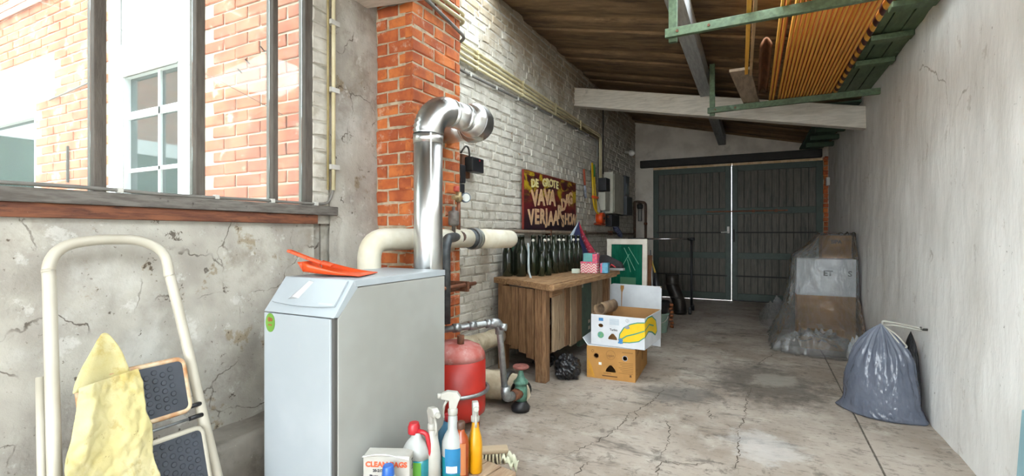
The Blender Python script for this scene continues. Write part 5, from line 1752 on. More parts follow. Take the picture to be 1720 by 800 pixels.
for x0, y0, x1, y1 in ((0.20, 0.93, 0.33, 0.68), (0.25, 0.94, 0.37, 0.75), (0.17, 0.70, 0.26, 0.86), (0.28, 0.66, 0.24, 0.80)):
    d_ = Vector((x1 - x0, y1 - y0, 0)).normalized()
    n_ = Vector((-d_.y, d_.x, 0)) * 0.003
    holed_panel(mb, [(x0 - n_.x, y0 - n_.y), (x1 - n_.x, y1 - n_.y), (x1 + n_.x, y1 + n_.y), (x0 + n_.x, y0 + n_.y)], [], 0.001, PM @ Matrix.Translation((0, 0, 0.004)))
part(pf, 'painted_lines', mb, mat('pale_green_paint', '#6fa088', rough=0.3))
part(pf, 'painted_block', holed_panel(MB(), [(0.16, 0.30), (0.34, 0.30), (0.34, 0.60), (0.16, 0.60)], [], 0.001, PM @ Matrix.Translation((0, 0, 0.0036))), mat('olive_green_paint', '#4a7458', rough=0.3))
solo('wooden_plank', MB().hexa([(-1.09, 5.50, 0), (-1.03, 5.50, 0), (-1.03, 5.54, 0), (-1.09, 5.54, 0)], [(-1.075, 5.58, 0.86), (-1.015, 5.58, 0.86), (-1.015, 5.62, 0.86), (-1.075, 5.62, 0.86)]), mat('orange_brown_wood', '#7d4f2c', '#6a4124', rough=0.7), 'narrow brown plank standing right of the green picture', 'plank', loc=(-1.06, 5.53, 0), bevel=0.003)

# ================================================================== things on the left wall
def wl(y, x, z):
    """point on the left wall: y along it, x off its face"""
    return Vector((XL(y) + x, y, z))


def wall_thing(name, label, cat, y, z, group=None):
    return thing(name, label, cat, tuple(wl(y, 0, z)), 0.0, group)


# painted birthday-show board
sg = thing('painted_sign', 'painted birthday show sign with cut-out letters on the white brick wall', 'sign', tuple(wl(4.0, 0.028, 1.148)), AL)
t = NT('sprayed_sign_board')
n1 = t.ramp(t.noise(2.6, (1, 1, 2.0), detail=4, local=True, dist=0.8), 0.38, 0.62)
col_ = t.mix(n1, hexc('#3a0f1a'), hexc('#6f1f22'))
sepz = t.n('ShaderNodeSeparateXYZ')
t.l(t.pos((1, 1, 1), True), sepz.inputs[0])
up = t.ramp(sepz.outputs[2], 0.22, 0.42)
col_ = t.mix(t.mul(up, t.ramp(t.noise(3.4, (1, 1, 2.4), detail=4, local=True, dist=1.2), 0.47, 0.60)), col_, hexc('#b59a1c'))
col_ = t.mix(t.mul(t.ramp(sepz.outputs[2], 0.26, 0.08), 0.85), col_, hexc('#17101c'))
t.l(col_, t.b.inputs['Base Color'])
t.b.inputs['Roughness'].default_value = 0.5
part(sg, 'board', MB().box(0, 0.018, 0, 1.405, 0, 0.555), t.m, False, bevel=0.002)
part(sg, 'red_edge', MB().box(-0.001, 0.019, -0.006, 0.001, 0, 0.556).box(-0.001, 0.019, 0, 1.405, 0.552, 0.559), mat('dark_red_edge', '#7a2418', rough=0.6), False)
M_let = mat('peach_letters', '#dcb891', '#caa27c', rough=0.7, scale=30)
M_let2 = mat('pale_yellow_letters', '#ddd49a', '#cfc386', rough=0.7, scale=30)
M_let_edge = mat('dark_letter_rim', '#3a1a18', rough=0.8)


def sign_word(nm, txt, spots_, size, m, wide=1.0):
    mb, mr = MB(), MB()
    for ch, (u, v, rot) in zip(txt, spots_):
        B_ = frame((0.0195, u * 1.405, v * 0.555), (0, 1, 0), (0, 0, 1)) @ Matrix.Rotation(rot, 4, 'Z') @ Matrix.Diagonal((wide, 1, 1, 1))
        text_into(mb, ch, B_, size, 0.003, True)
    part(sg, nm, mb, m, False)


sign_word('lettering_top', 'DE', [(0.145, 0.80, 0.1), (0.205, 0.815, -0.05)], 0.105, M_let2, 1.25)
sign_word('lettering_top', 'GROTE', [(0.335, 0.855, 0.05), (0.395, 0.87, -0.05), (0.46, 0.875, 0.0), (0.52, 0.87, 0.06), (0.58, 0.865, -0.05)], 0.11, M_let2, 1.2)
sign_word('lettering_name', 'VAVA', [(0.17, 0.535, 0.12), (0.28, 0.565, 0.02), (0.385, 0.59, 0.05), (0.485, 0.595, -0.05)], 0.215, M_let, 1.12)
sign_word('lettering_long', 'VERJAAR', [(0.11, 0.20, 0.08), (0.205, 0.215, 0.0), (0.30, 0.225, -0.06), (0.375, 0.245, 0.05), (0.455, 0.20, 0.0), (0.555, 0.225, -0.05), (0.635, 0.34, 0.05)], 0.20, M_let, 1.05)
sign_word('lettering_long', 'DAG', [(0.715, 0.50, 0.12), (0.795, 0.60, 0.08), (0.87, 0.655, 0.0)], 0.18, M_let, 1.05)
sign_word('lettering_show', 'SHOW', [(0.70, 0.17, 0.02), (0.785, 0.215, 0.0), (0.86, 0.215, -0.04), (0.945, 0.21, -0.08)], 0.175, M_let, 0.95)

# conduits high on the wall
CB = [(2.530, 2.474), (2.487, 2.448), (2.443, 2.421), (2.398, 2.394)]
NM = ['uppermost', 'second', 'third', 'lowest']
for i, (za, zb) in enumerate(CB):
    c_ = wall_thing('conduit', '%s of the four cream conduits running along the white brick wall' % NM[i], 'conduit', 4.5, za)
    if i < 2:
        pts = [Vector((XL(2.15) + 0.285, 2.14, za)), Vector((XL(2.62) + 0.285, 2.64, za)), wl(2.70, 0.03, za)]
    else:
        pts = [wl(2.63, 0.03, za)]
    pts += [wl(6.34 + 0.055 * (3 - i) / 3, 0.028, zb)]
    if i in (0, 1):
        pts += [wl(6.42 + 0.06 * (1 - i), 0.028, zb - 0.05), wl(6.42 + 0.06 * (1 - i), 0.028, 1.80)]
    part(c_, 'tube', MB().tube(bend(pts, 0.05, 5), 0.0125, 10), M_cream_pvc)
    for y in (3.2, 4.0, 4.8, 5.6):
        k = (y - 2.7) / 3.65
        zz = za + (zb - za) * k
        part(c_, 'clip', MB().box(XL(y) + 0.002, XL(y) + 0.044, y - 0.01, y + 0.01, zz - 0.015, zz + 0.015), M_cream_pvc)
c_ = wall_thing('cable', 'dark grey cable below the cream conduits, round the pier and along the wall', 'cable', 4.5, 2.3)
pts = [Vector((XL(2.0) + 0.03, 1.98, 2.47)), Vector((XL(2.1) + 0.03, 2.11, 2.44)), Vector((XL(2.1) + 0.15, 2.115, 2.40)), Vector((XL(2.1) + 0.285, 2.13, 2.47)), Vector((XL(2.3) + 0.29, 2.35, 2.43)), Vector((XL(2.6) + 0.29, 2.64, 2.38)), wl(2.70, 0.03, 2.335), wl(3.0, 0.028, 2.315), wl(4.6, 0.028, 2.36), wl(6.27, 0.028, 2.385), wl(6.31, 0.028, 2.3), wl(6.31, 0.028, 1.30)]
part(c_, 'sheath', MB().tube(bend(pts, 0.05, 4), 0.011, 10), M_grey_cable)
for y in (3.1, 3.5, 3.9, 4.3, 4.7, 5.1, 5.5, 5.9):
    zz = 2.315 + (y - 3.0) * 0.021
    part(c_, 'clip', MB().box(XL(y) + 0.002, XL(y) + 0.04, y - 0.012, y + 0.012, zz - 0.014, zz + 0.018), M_zinc)
c_ = wall_thing('conduit', 'thin dark pipe rising above the electric cabinet to the roof', 'conduit', 6.50, 2.5)
part(c_, 'tube', MB().tube([wl(6.56, 0.03, 1.95), wl(6.56, 0.03, 3.0)], 0.010, 8), M_dark_cable)
# vertical conduit by the window, sill cable
c_ = wall_thing('conduit', 'cream conduit rising beside the right edge of the big window', 'conduit', 1.787, 1.3)
part(c_, 'tube', MB().tube([wl(1.80, 0.018, 1.33), wl(1.80, 0.018, 3.0)], 0.0105, 12), M_cream_pvc)
part(c_, 'second_tube', MB().tube([wl(1.768, 0.014, 1.33), wl(1.768, 0.014, 3.0)], 0.006, 8), mat('ochre_conduit', '#a59468', '#8d7c50', rough=0.6))
for z in (1.45, 1.85, 2.20, 2.5):
    part(c_, 'clip', MB().box(XL(1.79) + 0.002, XL(1.79) + 0.034, 1.772, 1.828, z - 0.012, z + 0.012), M_zinc)
c_ = wall_thing('cable', 'grey cable clipped along the top edge of the window sill', 'cable', 1.0, 1.25)
pts = [wl(-1.5, 0.03, 1.252)] + [wl(-1.2 + i * 0.28, 0.03, 1.251 + 0.004 * math.sin(i * 2.1)) for i in range(10)] + [wl(1.70, 0.022, 1.252), wl(1.775, 0.018, 1.262), wl(1.80, 0.018, 1.34)]
part(c_, 'sheath', MB().tube(bend(pts, 0.04, 4), 0.0065, 8), M_grey_cable)
for y in (0.86, 1.19, 1.44, 1.68):
    part(c_, 'clip', MB().box(XL(y) + 0.02, XL(y) + 0.039, y - 0.008, y + 0.008, 1.244, 1.261), M_zinc)
mb = MB()
mb.tube([(-4.5, 1.2, 2.75), (-3.0, 1.3, 2.2), (-2.3, 1.4, 1.85), (-2.1, 1.62, 1.70)], 0.0016, 5)
solo('web_strand', mb, M_grey_cable, 'thin cobweb strand crossing outside the big window', 'web_strand', loc=(-3.0, 1.3, 2.2))  # strand of cobweb, built as a thin grey cable
# cobweb-like plaster drips on the brown sill plate are left to the material

# black relay and switch box behind the pier
sw = wall_thing('switch_box', 'black switch box on a rusty bracket right of the brick pier', 'switch', 3.08, 1.5)
part(sw, 'bracket', MB().box(XL(3.0) + 0.001, XL(3.0) + 0.03, 2.99, 3.10, 1.525, 1.70), M_rust, bevel=0.003)
part(sw, 'case', MB().box(XL(3.1) + 0.03, XL(3.1) + 0.10, 3.02, 3.19, 1.57, 1.68), M_black, bevel=0.008)
part(sw, 'wire_loop', MB().tube(bend([wl(2.97, 0.03, 1.70), wl(2.99, 0.06, 1.76), wl(3.05, 0.05, 1.75), wl(3.08, 0.04, 1.66)], 0.03, 5), 0.007, 8), M_dark_cable)
part(sw, 'indicator', MB().tube([wl(3.12, 0.10, 1.66), wl(3.12, 0.104, 1.66)], 0.007, 8), M_redp)
sw = wall_thing('relay_box', 'narrow black relay box tucked against the brick pier edge', 'relay', 2.85, 1.5)
part(sw, 'upper_case', MB().box(XL(2.8) + 0.19, XL(2.8) + 0.255, 2.629, 2.69, 1.44, 1.56), M_black, bevel=0.006)
part(sw, 'lower_case', MB().box(XL(2.8) + 0.20, XL(2.8) + 0.25, 2.629, 2.685, 1.36, 1.435), M_black, bevel=0.006)

# rusty water pipe along the wall at bench height
wp = wall_thing('water_pipe', 'thin rusty water pipe along the wall behind the bench bottles', 'pipe', 5.9, 1.12)
part(wp, 'pipe', MB().tube([wl(3.40, 0.05, 1.128), wl(8.15, 0.05, 1.108)], 0.017, 10), mat('brown_grey_pipe', '#6e6052', '#80705f', rough=0.7, scale=12, layers=[('#4d3a2c', 8, 0.56, 0.7, 0.6)]))
for y in (4.6, 5.7, 6.9):
    part(wp, 'bracket', MB().box(XL(y) + 0.002, XL(y) + 0.07, y - 0.012, y + 0.012, 1.09, 1.15), M_rust)

# garden tools hanging on the wall
tr_ = wall_thing('string_trimmer', 'yellow and orange string trimmer hanging on the wall', 'trimmer', 6.05, 1.3)
part(tr_, 'shaft', MB().tube(bend([wl(5.98, 0.06, 2.03), wl(6.02, 0.06, 1.55), wl(6.06, 0.07, 1.42), wl(6.17, 0.10, 1.36)], 0.08, 5), 0.013, 10), mat('yellow_tool_shaft', '#c9a51c', rough=0.45))
part(tr_, 'head', MB().tube([wl(6.19, 0.06, 1.315), wl(6.19, 0.15, 1.315)], 0.075, 20), M_orange)
part(tr_, 'spool', MB().tube([wl(6.19, 0.15, 1.315), wl(6.19, 0.165, 1.315)], 0.02, 12), M_black)
part(tr_, 'guard', MB().grid(lambda u, v: tuple(wl(6.06 + 0.24 * u, 0.05 + 0.10 * v, 1.24 - 0.02 * math.sin(PI * u))), 8, 3), M_orange, thick=0.006)
part(tr_, 'grip', MB().tube([wl(5.99, 0.06, 1.59), wl(6.09, 0.10, 1.58)], 0.018, 10), M_orange)
tl = wall_thing('garden_tool', 'green and yellow handled garden tool hanging beside the trimmer', 'tool', 6.09, 1.6)
part(tl, 'handle', MB().tube([wl(6.07, 0.05, 2.02), wl(6.09, 0.05, 1.86)], 0.016, 10), mat('green_tool_grip', '#2f7a45', rough=0.5))
part(tl, 'shaft', MB().tube([wl(6.09, 0.05, 1.86), wl(6.20, 0.05, 1.42)], 0.012, 10), mat('yellow_tool_shaft', '#c9a51c'))
tl = wall_thing('garden_tool', 'red and white stick hanging left of the yellow trimmer', 'tool', 5.77, 1.5)
part(tl, 'upper_stick', MB().tube([wl(5.74, 0.03, 1.92), wl(5.78, 0.03, 1.72)], 0.014, 8), mat('orange_red_stick', '#a85038', rough=0.6))
part(tl, 'lower_stick', MB().tube([wl(5.78, 0.03, 1.72), wl(5.81, 0.03, 1.56)], 0.016, 8), mat('whitish_stick', '#9a9ca4', '#6a7080', rough=0.6, scale=30))
mb = MB()
mb.grid(lambda u, v: tuple(wl(6.25 + 0.04 * math.sin(v * 3) + (u - 0.5) * (0.06 + 0.16 * v), 0.03 + 0.05 * math.sin(PI * u) * (0.4 + v), 1.56 - 0.30 * v)), 10, 14)
bg = wall_thing('plastic_bag', 'small whitish plastic bag hanging beside the orange trimmer head', 'bag', 6.28, 1.3)
part(bg, 'film', mb, mat('whitish_bag', '#b7b2a8', '#a39e94', rough=0.5), thick=0.003)

# electric cabinet
ec_ = wall_thing('electric_cabinet', 'cream electric cabinet with dark side boxes on the far left wall', 'cabinet', 6.8, 1.36)
M_cab = mat('cream_cabinet', '#b9b6a8', '#aba899', rough=0.5)
M_cab_d = mat('dark_blue_grey_case', '#2c3138', rough=0.45)


def wbox(y0, y1, x0, x1, z0, z1):
    y = 0.5 * (y0 + y1)
    return MB().box(XL(y) + x0, XL(y) + x1, y0, y1, z0, z1)


part(ec_, 'main_case', wbox(6.62, 7.25, 0.01, 0.15, 1.40, 1.985), M_cab, bevel=0.006)
part(ec_, 'main_cover', wbox(6.66, 7.20, 0.15, 0.158, 1.42, 1.96), M_cab, bevel=0.004)
part(ec_, 'dark_case', wbox(7.26, 7.50, 0.01, 0.17, 1.69, 2.0), M_cab_d, bevel=0.004)
part(ec_, 'dark_case', wbox(7.26, 7.62, 0.01, 0.19, 1.40, 1.685), M_cab_d, bevel=0.004)
part(ec_, 'meter_window', wbox(7.30, 7.46, 0.17, 0.174, 1.72, 1.88), mat('grey_meter_glass', '#7c868c', rough=0.2))
part(ec_, 'small_case', wbox(6.36, 6.60, 0.01, 0.12, 1.43, 1.68), M_cab, bevel=0.005)
part(ec_, 'black_case', wbox(6.37, 6.57, 0.01, 0.13, 1.70, 1.875), M_black, bevel=0.005)
part(ec_, 'lower_case', wbox(6.74, 7.18, 0.01, 0.10, 1.215, 1.385), M_black, bevel=0.005)
part(ec_, 'cable_gland', MB().tube([wl(6.48, 0.05, 1.43), wl(6.48, 0.05, 1.36)], 0.02, 8).tube([wl(6.55, 0.05, 1.43), wl(6.55, 0.05, 1.37)], 0.015, 8), mat('grey_box', '#a7a9a6'))
um = wall_thing('furled_flag', 'furled blue and white flag pole hanging under the electric cabinet', 'flag', 7.1, 1.1)
part(um, 'pole', MB().tube([wl(6.72, 0.05, 1.36), wl(7.35, 0.08, 1.07)], 0.012, 8), M_rust)
part(um, 'furled_cloth', MB().tube([wl(6.98, 0.06, 1.25), wl(7.12, 0.065, 1.185), wl(7.30, 0.075, 1.10), wl(7.37, 0.08, 1.06)], [0.02, 0.045, 0.04, 0.015], 10), mat('blue_white_cloth', '#39405f', '#7a82a0', rough=0.9, scale=25))

# lamp bulb in the far corner
lp = wall_thing('bulb_lamp', 'white globe bulb lamp near the top of the far left corner', 'lamp', 7.9, 2.4)
part(lp, 'holder', MB().tube([wl(7.9, 0.0, 2.47), wl(7.9, 0.045, 2.46), wl(7.9, 0.07, 2.452)], 0.022, 12), M_cab)
part(lp, 'globe', MB().ball(wl(7.9, 0.115, 2.443), 0.052, 16, 10), mat('opal_glass_globe', '#d8d6cf', rough=0.25))

# pipes and filter in the far corner
cp = thing('corner_pipes', 'rusty brown water pipes looping in the far left corner', 'pipe', (-1.76, 8.5, 0))
M_pipe_br = mat('dark_brown_pipe', '#4c382c', '#5e4635', rough=0.7, scale=15)
part(cp, 'pipe', MB().tube(bend([(-1.80, 8.30, 0.2), (-1.80, 8.30, 1.66), (-1.80, 8.52, 1.68), (-1.665, 8.55, 1.66), (-1.665, 8.55, 0.1)], 0.05, 5), 0.022, 10), M_pipe_br)
part(cp, 'branch', MB().tube(bend([(XL(8.15) + 0.05, 8.15, 1.108), (-1.80, 8.22, 1.11), (-1.80, 8.30, 1.14)], 0.03, 4), 0.017, 10), M_pipe_br)
part(cp, 'coupling', MB().tube([(-1.665, 8.55, 1.27), (-1.665, 8.55, 1.31)], 0.030, 10), M_rust)
wf = thing('water_filter', 'grey metal water filter cartridge among the corner pipes', 'filter', (-1.745, 8.47, 1.33))
part(wf, 'housing', MB().lathe([(0.03, 1.33), (0.036, 1.34), (0.036, 1.54), (0.03, 1.55)], (-1.745, 8.47, 0), 14), mat('dull_filter_metal', '#85837d', rough=0.4, metal=0.5))
part(wf, 'head', MB().lathe([(0.045, 1.55), (0.052, 1.57), (0.052, 1.62), (0.03, 1.64)], (-1.745, 8.47, 0), 14), M_black)

# ================================================================== far corner clutter
rk = thing('garment_rack', 'black garment rack with chrome rail in front of the garage door', 'clothes rack', (-0.75, 7.12, 0))
part(rk, 'post', MB().tube([(-0.752, 7.12, 0.06), (-0.752, 7.12, 1.03)], 0.017, 12), M_black)
part(rk, 'post', MB().tube([(-1.62, 7.12, 0.06), (-1.62, 7.12, 1.03)], 0.017, 12), M_black)
part(rk, 'rail', MB().tube([(-1.64, 7.12, 1.035), (-0.72, 7.12, 1.035)], 0.013, 12), mat('chrome_rail', '#c9c9c9', rough=0.2, metal=1.0))
part(rk, 'rail_end', MB().tube([(-0.79, 7.12, 1.035), (-0.71, 7.12, 1.035)], 0.02, 12), M_black)
for x in (-0.752, -1.62):
    ft = part(rk, 'foot_bar', MB().tube([(x, 6.92, 0.09), (x, 7.32, 0.09)], 0.014, 10), M_black)
    for y in (6.93, 7.31):
        part(ft, 'castor', MB().tube([(x - 0.018, y, 0.04), (x + 0.018, y, 0.04)], 0.039, 14).box(x - 0.012, x + 0.012, y - 0.02, y + 0.02, 0.04, 0.095), M_black)
sp_ = thing('stove_pipe', 'black bent stove pipe standing on the floor behind the buckets', 'stove pipe', (-0.90, 6.92, 0))
M_stove = mat('blackened_stove_pipe', '#2b2826', '#38332f', rough=0.45, metal=0.5, scale=8)
part(sp_, 'pipe', MB().tube(bend([(-0.885, 6.93, 0.0), (-0.885, 6.93, 0.15), (-0.985, 6.93, 0.38), (-0.985, 6.93, 0.545)], 0.12, 6), 0.088, 20), M_stove)
for q, r_ in (((-0.885, 6.93, 0.02), 0.094), ((-0.92, 6.93, 0.22), 0.095), ((-0.985, 6.93, 0.40), 0.094)):
    part(sp_, 'joint_ring', MB().tube([q, (q[0], q[1], q[2] + 0.02)], r_, 20), M_stove)
bk = thing('bucket', 'pale green plastic bucket under a black bucket behind the white carton', 'bucket', (-0.945, 5.56, 0))
part(bk, 'shell', MB().lathe([(0.095, 0.0), (0.10, 0.006), (0.118, 0.20), (0.124, 0.205), (0.124, 0.215), (0.112, 0.216), (0.094, 0.02)], (-0.945, 5.56, 0), 24), mat('pale_green_bucket', '#8ba595', '#7f9989', rough=0.5))
part(bk, 'handle', MB().tube([(-0.945 + 0.126 * math.cos(a), 5.56 - 0.10 - 0.03 * math.sin(a), 0.20 - 0.09 * math.sin(a)) for a in [PI * i / 10 for i in range(11)]], 0.004, 6), M_zinc)
bk = thing('bucket', 'black plastic bucket stacked on the pale green bucket', 'bucket', (-0.945, 5.56, 0.217))
part(bk, 'shell', MB().lathe([(0.10, 0.218), (0.105, 0.222), (0.125, 0.33), (0.13, 0.335), (0.13, 0.35), (0.12, 0.352), (0.104, 0.235)], (-0.945, 5.56, 0), 24), M_black)
part(bk, 'rib', MB().tube([(-0.945 + 0.122 * math.cos(a), 5.56 + 0.122 * math.sin(a), 0.30) for a in [2 * PI * i / 20 for i in range(20)]], 0.004, 6, closed=True), M_black)
um = thing('umbrella', 'furled umbrella with yellow crook handle standing in the black bucket', 'umbrella', (-0.95, 5.57, 0.24))
part(um, 'canopy', MB().tube([(-0.93, 5.57, 0.24), (-0.965, 5.60, 0.50), (-0.985, 5.62, 0.66)], [0.02, 0.035, 0.015], 10), M_black)
part(um, 'handle', MB().tube([(-0.985, 5.62, 0.66), (-1.02, 5.63, 0.77)] + [(-1.045 + 0.025 * math.cos(a), 5.63, 0.78 + 0.028 * math.sin(a)) for a in [PI * i / 6 for i in range(7)]] + [(-1.07, 5.63, 0.755)], 0.010, 10), mat('yellowed_handle', '#b59a4c', rough=0.4))
solo('metal_rod', MB().tube([(-0.99, 5.52, 0.24), (-1.035, 5.60, 0.92)], 0.0065, 8), M_galv, 'thin grey rod leaning up out of the black bucket', 'rod', loc=(-0.99, 5.52, 0.24))
solo('milk_carton', MB().box(-0.955, -0.895, 5.47, 5.52, 0.354, 0.52), M_zinc, 'narrow white carton on top of the black bucket', 'carton', loc=(-0.925, 5.5, 0.354), bevel=0.003)
mb = MB()
for i in range(7):
    mb.tube([(-0.84 + 0.006 * math.sin(i * 2), 5.86, 0.002 + i * 0.042), (-0.84 + 0.006 * math.sin(i * 2 + 1), 5.86, 0.03 + i * 0.042)], [0.024, 0.019], 10)
solo('turned_leg', mb, mat('orange_turned_wood', '#9c5a2e', '#7c4422', rough=0.55, scale=20), 'orange turned wooden leg beside the black stove pipe', 'wooden leg', loc=(-0.84, 5.86, 0))

# ================================================================== wrapped boxes on the right
M_film = clear_mat('clear_plastic_film', '#f2f3f3', 0.12, 0.09, 1.65, '#dedcd6', bump=0.6, bscale=26)
bx = thing('shipping_carton', 'tall brown carton at the back of the plastic wrapped pile', 'carton', (0.80, 6.14, 0))
part(bx, 'body', MB().box(0.672, 0.935, 6.02, 6.27, 0, 1.09), M_card, bevel=0.004)
part(bx, 'tape', MB().box(0.72, 0.93, 6.0185, 6.02, 1.03, 1.06), mat('tan_tape', '#a37a44', rough=0.35))
part(bx, 'print', text_into(MB(), 'SIPA', frame((0.80, 6.0185, 1.02), (1, 0, 0), (0, 0, 1)), 0.05, 0.001, True), M_ink)
bx = thing('shipping_carton', 'white topped brown carton with large grey letters inside the plastic film', 'carton', (0.68, 5.9, 0))
part(bx, 'body', MB().box(0.425, 0.935, 5.80, 6.0, 0, 0.47), M_card, bevel=0.004)
part(bx, 'white_sleeve', MB().box(0.423, 0.937, 5.798, 6.002, 0.47, 0.848), M_card_w, bevel=0.004)
mb = text_into(MB(), 'ET', frame((0.70, 5.797, 0.70), (1, 0, 0), (0, 0, 1)), 0.075, 0.001, True)
text_into(mb, 'S', frame((0.885, 5.797, 0.70), (1, 0, 0), (0, 0, 1)), 0.075, 0.001, True)
part(bx, 'lettering', mb, M_grey_ink)
bx = thing('shipping_carton', 'low brown carton at the foot of the plastic wrapped pile', 'carton', (0.57, 5.5, 0))
part(bx, 'body', MB().box(0.43, 0.78, 5.38, 5.66, 0, 0.20), M_card, bevel=0.004)
part(bx, 'tape', MB().box(0.58, 0.63, 5.379, 5.66, 0.1, 0.2005), mat('tan_tape', '#a37a44'))

SEC = [(1.115, 0.80, 0.14, 6.14, 0.13), (1.10, 0.80, 0.155, 6.13, 0.16), (0.98, 0.755, 0.205, 6.08, 0.21), (0.87, 0.685, 0.275, 6.02, 0.255), (0.75, 0.675, 0.285, 6.0, 0.265), (0.50, 0.655, 0.305, 5.96, 0.32),
       (0.35, 0.64, 0.325, 5.90, 0.39), (0.22, 0.62, 0.345, 5.80, 0.50), (0.10, 0.595, 0.37, 5.74, 0.59), (0.015, 0.58, 0.39, 5.70, 0.66), (0.004, 0.57, 0.40, 5.68, 0.70)]


def film(u, v):
    k = v * (len(SEC) - 1)
    i = min(int(k), len(SEC) - 2)
    t_ = k - i
    z, cx_, rx, cy_, ry = [a + (b - a) * t_ for a, b in zip(SEC[i], SEC[i + 1])]
    a = 2 * PI * u
    ca, sa = math.cos(a), math.sin(a)
    e = 0.35 + 0.3 * v
    px, py = abs(ca) ** e * (1 if ca > 0 else -1), abs(sa) ** e * (1 if sa > 0 else -1)
    w = 0.014 + 0.06 * max(0, v - 0.45)
    n_ = w * (fr(px * 1.5, py * 1.5, z * 1.2, 2.5, 4) + 1.1 * abs(fr(px * 2.4, py * 2.4, z * 1.1, 4.5, 3)) + 0.5 * abs(fr(px * 3, py * 3 + 4, z * 2.2, 9, 2)))
    x = cx_ + px * (rx + n_)
    y = cy_ + py * (ry + n_ * 1.2)
    return (min(x, XR(y) - 0.022), y, max(0.003, z + (0.02 * fr(px, py, z, 6) if 0 < v < 0.93 else 0)))


fm = thing('plastic_sheet', 'clear crinkled plastic sheet draped over the carton pile by the wall', 'plastic sheet', (0.65, 5.7, 0))
mb = MB()
mb.grid(film, 170, 120, smooth=False, wrap=True)
vs_top = [film(i / 24, 0) for i in range(24)]
mb.add(vs_top, [tuple(range(24))])
part(fm, 'film', mb, M_film)


def crumple(cx_, cy_, rx, ry, h, seed, seg=80, rings=44):
    mb = MB()

    def fn(u, v):
        a, ph = 2 * PI * u, PI * 0.5 * v
        r = math.sin(ph)
        n_ = abs(fr(math.cos(a) * r + seed, math.sin(a) * r, 0, 3.2, 4)) * 0.5 + 0.25 * fr(math.cos(a) * r, math.sin(a) * r + seed, 1, 6, 3)
        return (cx_ + math.cos(a) * rx * r * (1 + 0.25 * n_), cy_ + math.sin(a) * ry * r * (1 + 0.25 * n_), max(0.003, h * math.cos(ph) * (0.75 + 0.7 * n_)))
    mb.grid(fn, seg, rings, smooth=False, wrap=True)
    return mb


solo('plastic_sheet', crumple(0.30, 6.75, 0.20, 0.30, 0.30, 5), M_film, 'crumpled clear plastic lying left of the wrapped cartons by the door', 'plastic sheet', loc=(0.30, 6.75, 0))
solo('plastic_sheet', crumple(0.52, 5.25, 0.30, 0.20, 0.22, 15), M_film, 'loose fold of clear plastic bunched at the front of the carton pile', 'plastic sheet', loc=(0.52, 5.25, 0))
solo('plastic_bag', crumple(0.845, 5.12, 0.085, 0.17, 0.20, 9), mat('cloudy_white_bag', '#c3c1b9', '#a9b2b8', rough=0.35, scale=7, layers=[('#b59a80', 5, 0.6, 0.72, 0.5)]), 'cloudy white plastic bag on the floor between wrapped cartons and grey sack', 'bag', loc=(0.885, 5.12, 0))


# ---- grey rubbish sack with drawstring
def sack(cx_, cy_, ang, L, Wd, h, seed, tipx=0.0):
    """full rubbish sack gathered at the top: pleats towards the neck, flat corners at the foot"""
    prof = [(0.0, 0.97), (0.02, 1.03), (0.08, 1.01), (0.18, 0.99), (0.32, 0.965), (0.46, 0.91), (0.60, 0.82), (0.72, 0.69), (0.82, 0.53), (0.90, 0.35), (0.95, 0.20), (0.985, 0.07), (1.0, 0.03)]
    mb = MB()
    ca, sa = math.cos(ang), math.sin(ang)

    def fn(u, v):
        k = v * (len(prof) - 1)
        i = min(int(k), len(prof) - 2)
        t_ = k - i
        z = prof[i][0] + (prof[i + 1][0] - prof[i][0]) * t_
        r = prof[i][1] + (prof[i + 1][1] - prof[i][1]) * t_
        a = 2 * PI * u
        c0, s0_ = math.cos(a), math.sin(a)
        pl = max(0, z - 0.28) / 0.72
        r *= 1 + pl * (0.075 * math.sin(a * 19 + 4 * fr(c0, s0_, z, 1.5)) + 0.06 * math.sin(a * 9 + seed)) - 0.05 * pl * abs(fr(c0 * 2.5, s0_ * 2.5, z * 0.8, 2.5, 3)) + 0.05 * fr(c0 * 1.2 + seed, s0_ * 1.2, z * 2.2, 1.6) + (1 - pl) * 0.03 * abs(fr(c0 * 1.3 + seed, s0_, z * 7 + c0 * 2, 2.2, 3))
        corner = (abs(c0) ** 10) * max(0, 1 - z / 0.14) * 0.20
        x, y = c0 * L * (r + corner), s0_ * Wd * r
        x += tipx * z
        return (cx_ + x * ca - y * sa, cy_ + x * sa + y * ca, max(0.002, z * h - 0.012 * corner))
    mb.grid(fn, 200, 90, wrap=True)
    mb.add([fn(i / 200, 0) for i in range(200)], [tuple(range(200))[::-1]])
    return mb


gs = thing('rubbish_sack', 'blue-grey rubbish sack tied with white drawstring against the right wall', 'sack', (0.71, 3.60, 0))
part(gs, 'sack', sack(0.70, 3.615, -0.44, 0.192, 0.135, 0.555, 2.0, 0.01), M_bag_grey)
tie = Vector((0.714, 3.61, 0.548))
part(gs, 'drawstring', MB().tube(bend([tie, (0.712, 3.60, 0.575), (0.78, 3.605, 0.566), (0.905, 3.61, 0.541), (0.90, 3.61, 0.531), (0.78, 3.60, 0.552), tie], 0.01, 4), 0.006, 8), M_white_pl)
part(gs, 'drawstring_loop', MB().tube(bend([tie, (0.775, 3.565, 0.50), (0.822, 3.55, 0.435), (0.80, 3.55, 0.43), (0.745, 3.575, 0.51), tie], 0.02, 4), 0.005, 8), M_white_pl)
solo('wall_hook', MB().tube([(XR(3.61) + 0.0, 3.61, 0.537), (XR(3.61) - 0.03, 3.61, 0.537), (XR(3.61) - 0.035, 3.61, 0.55)], 0.007, 8), M_dark_cable, 'small dark hook on the right wall holding the drawstring', 'hook', loc=(XR(3.61), 3.61, 0.53))
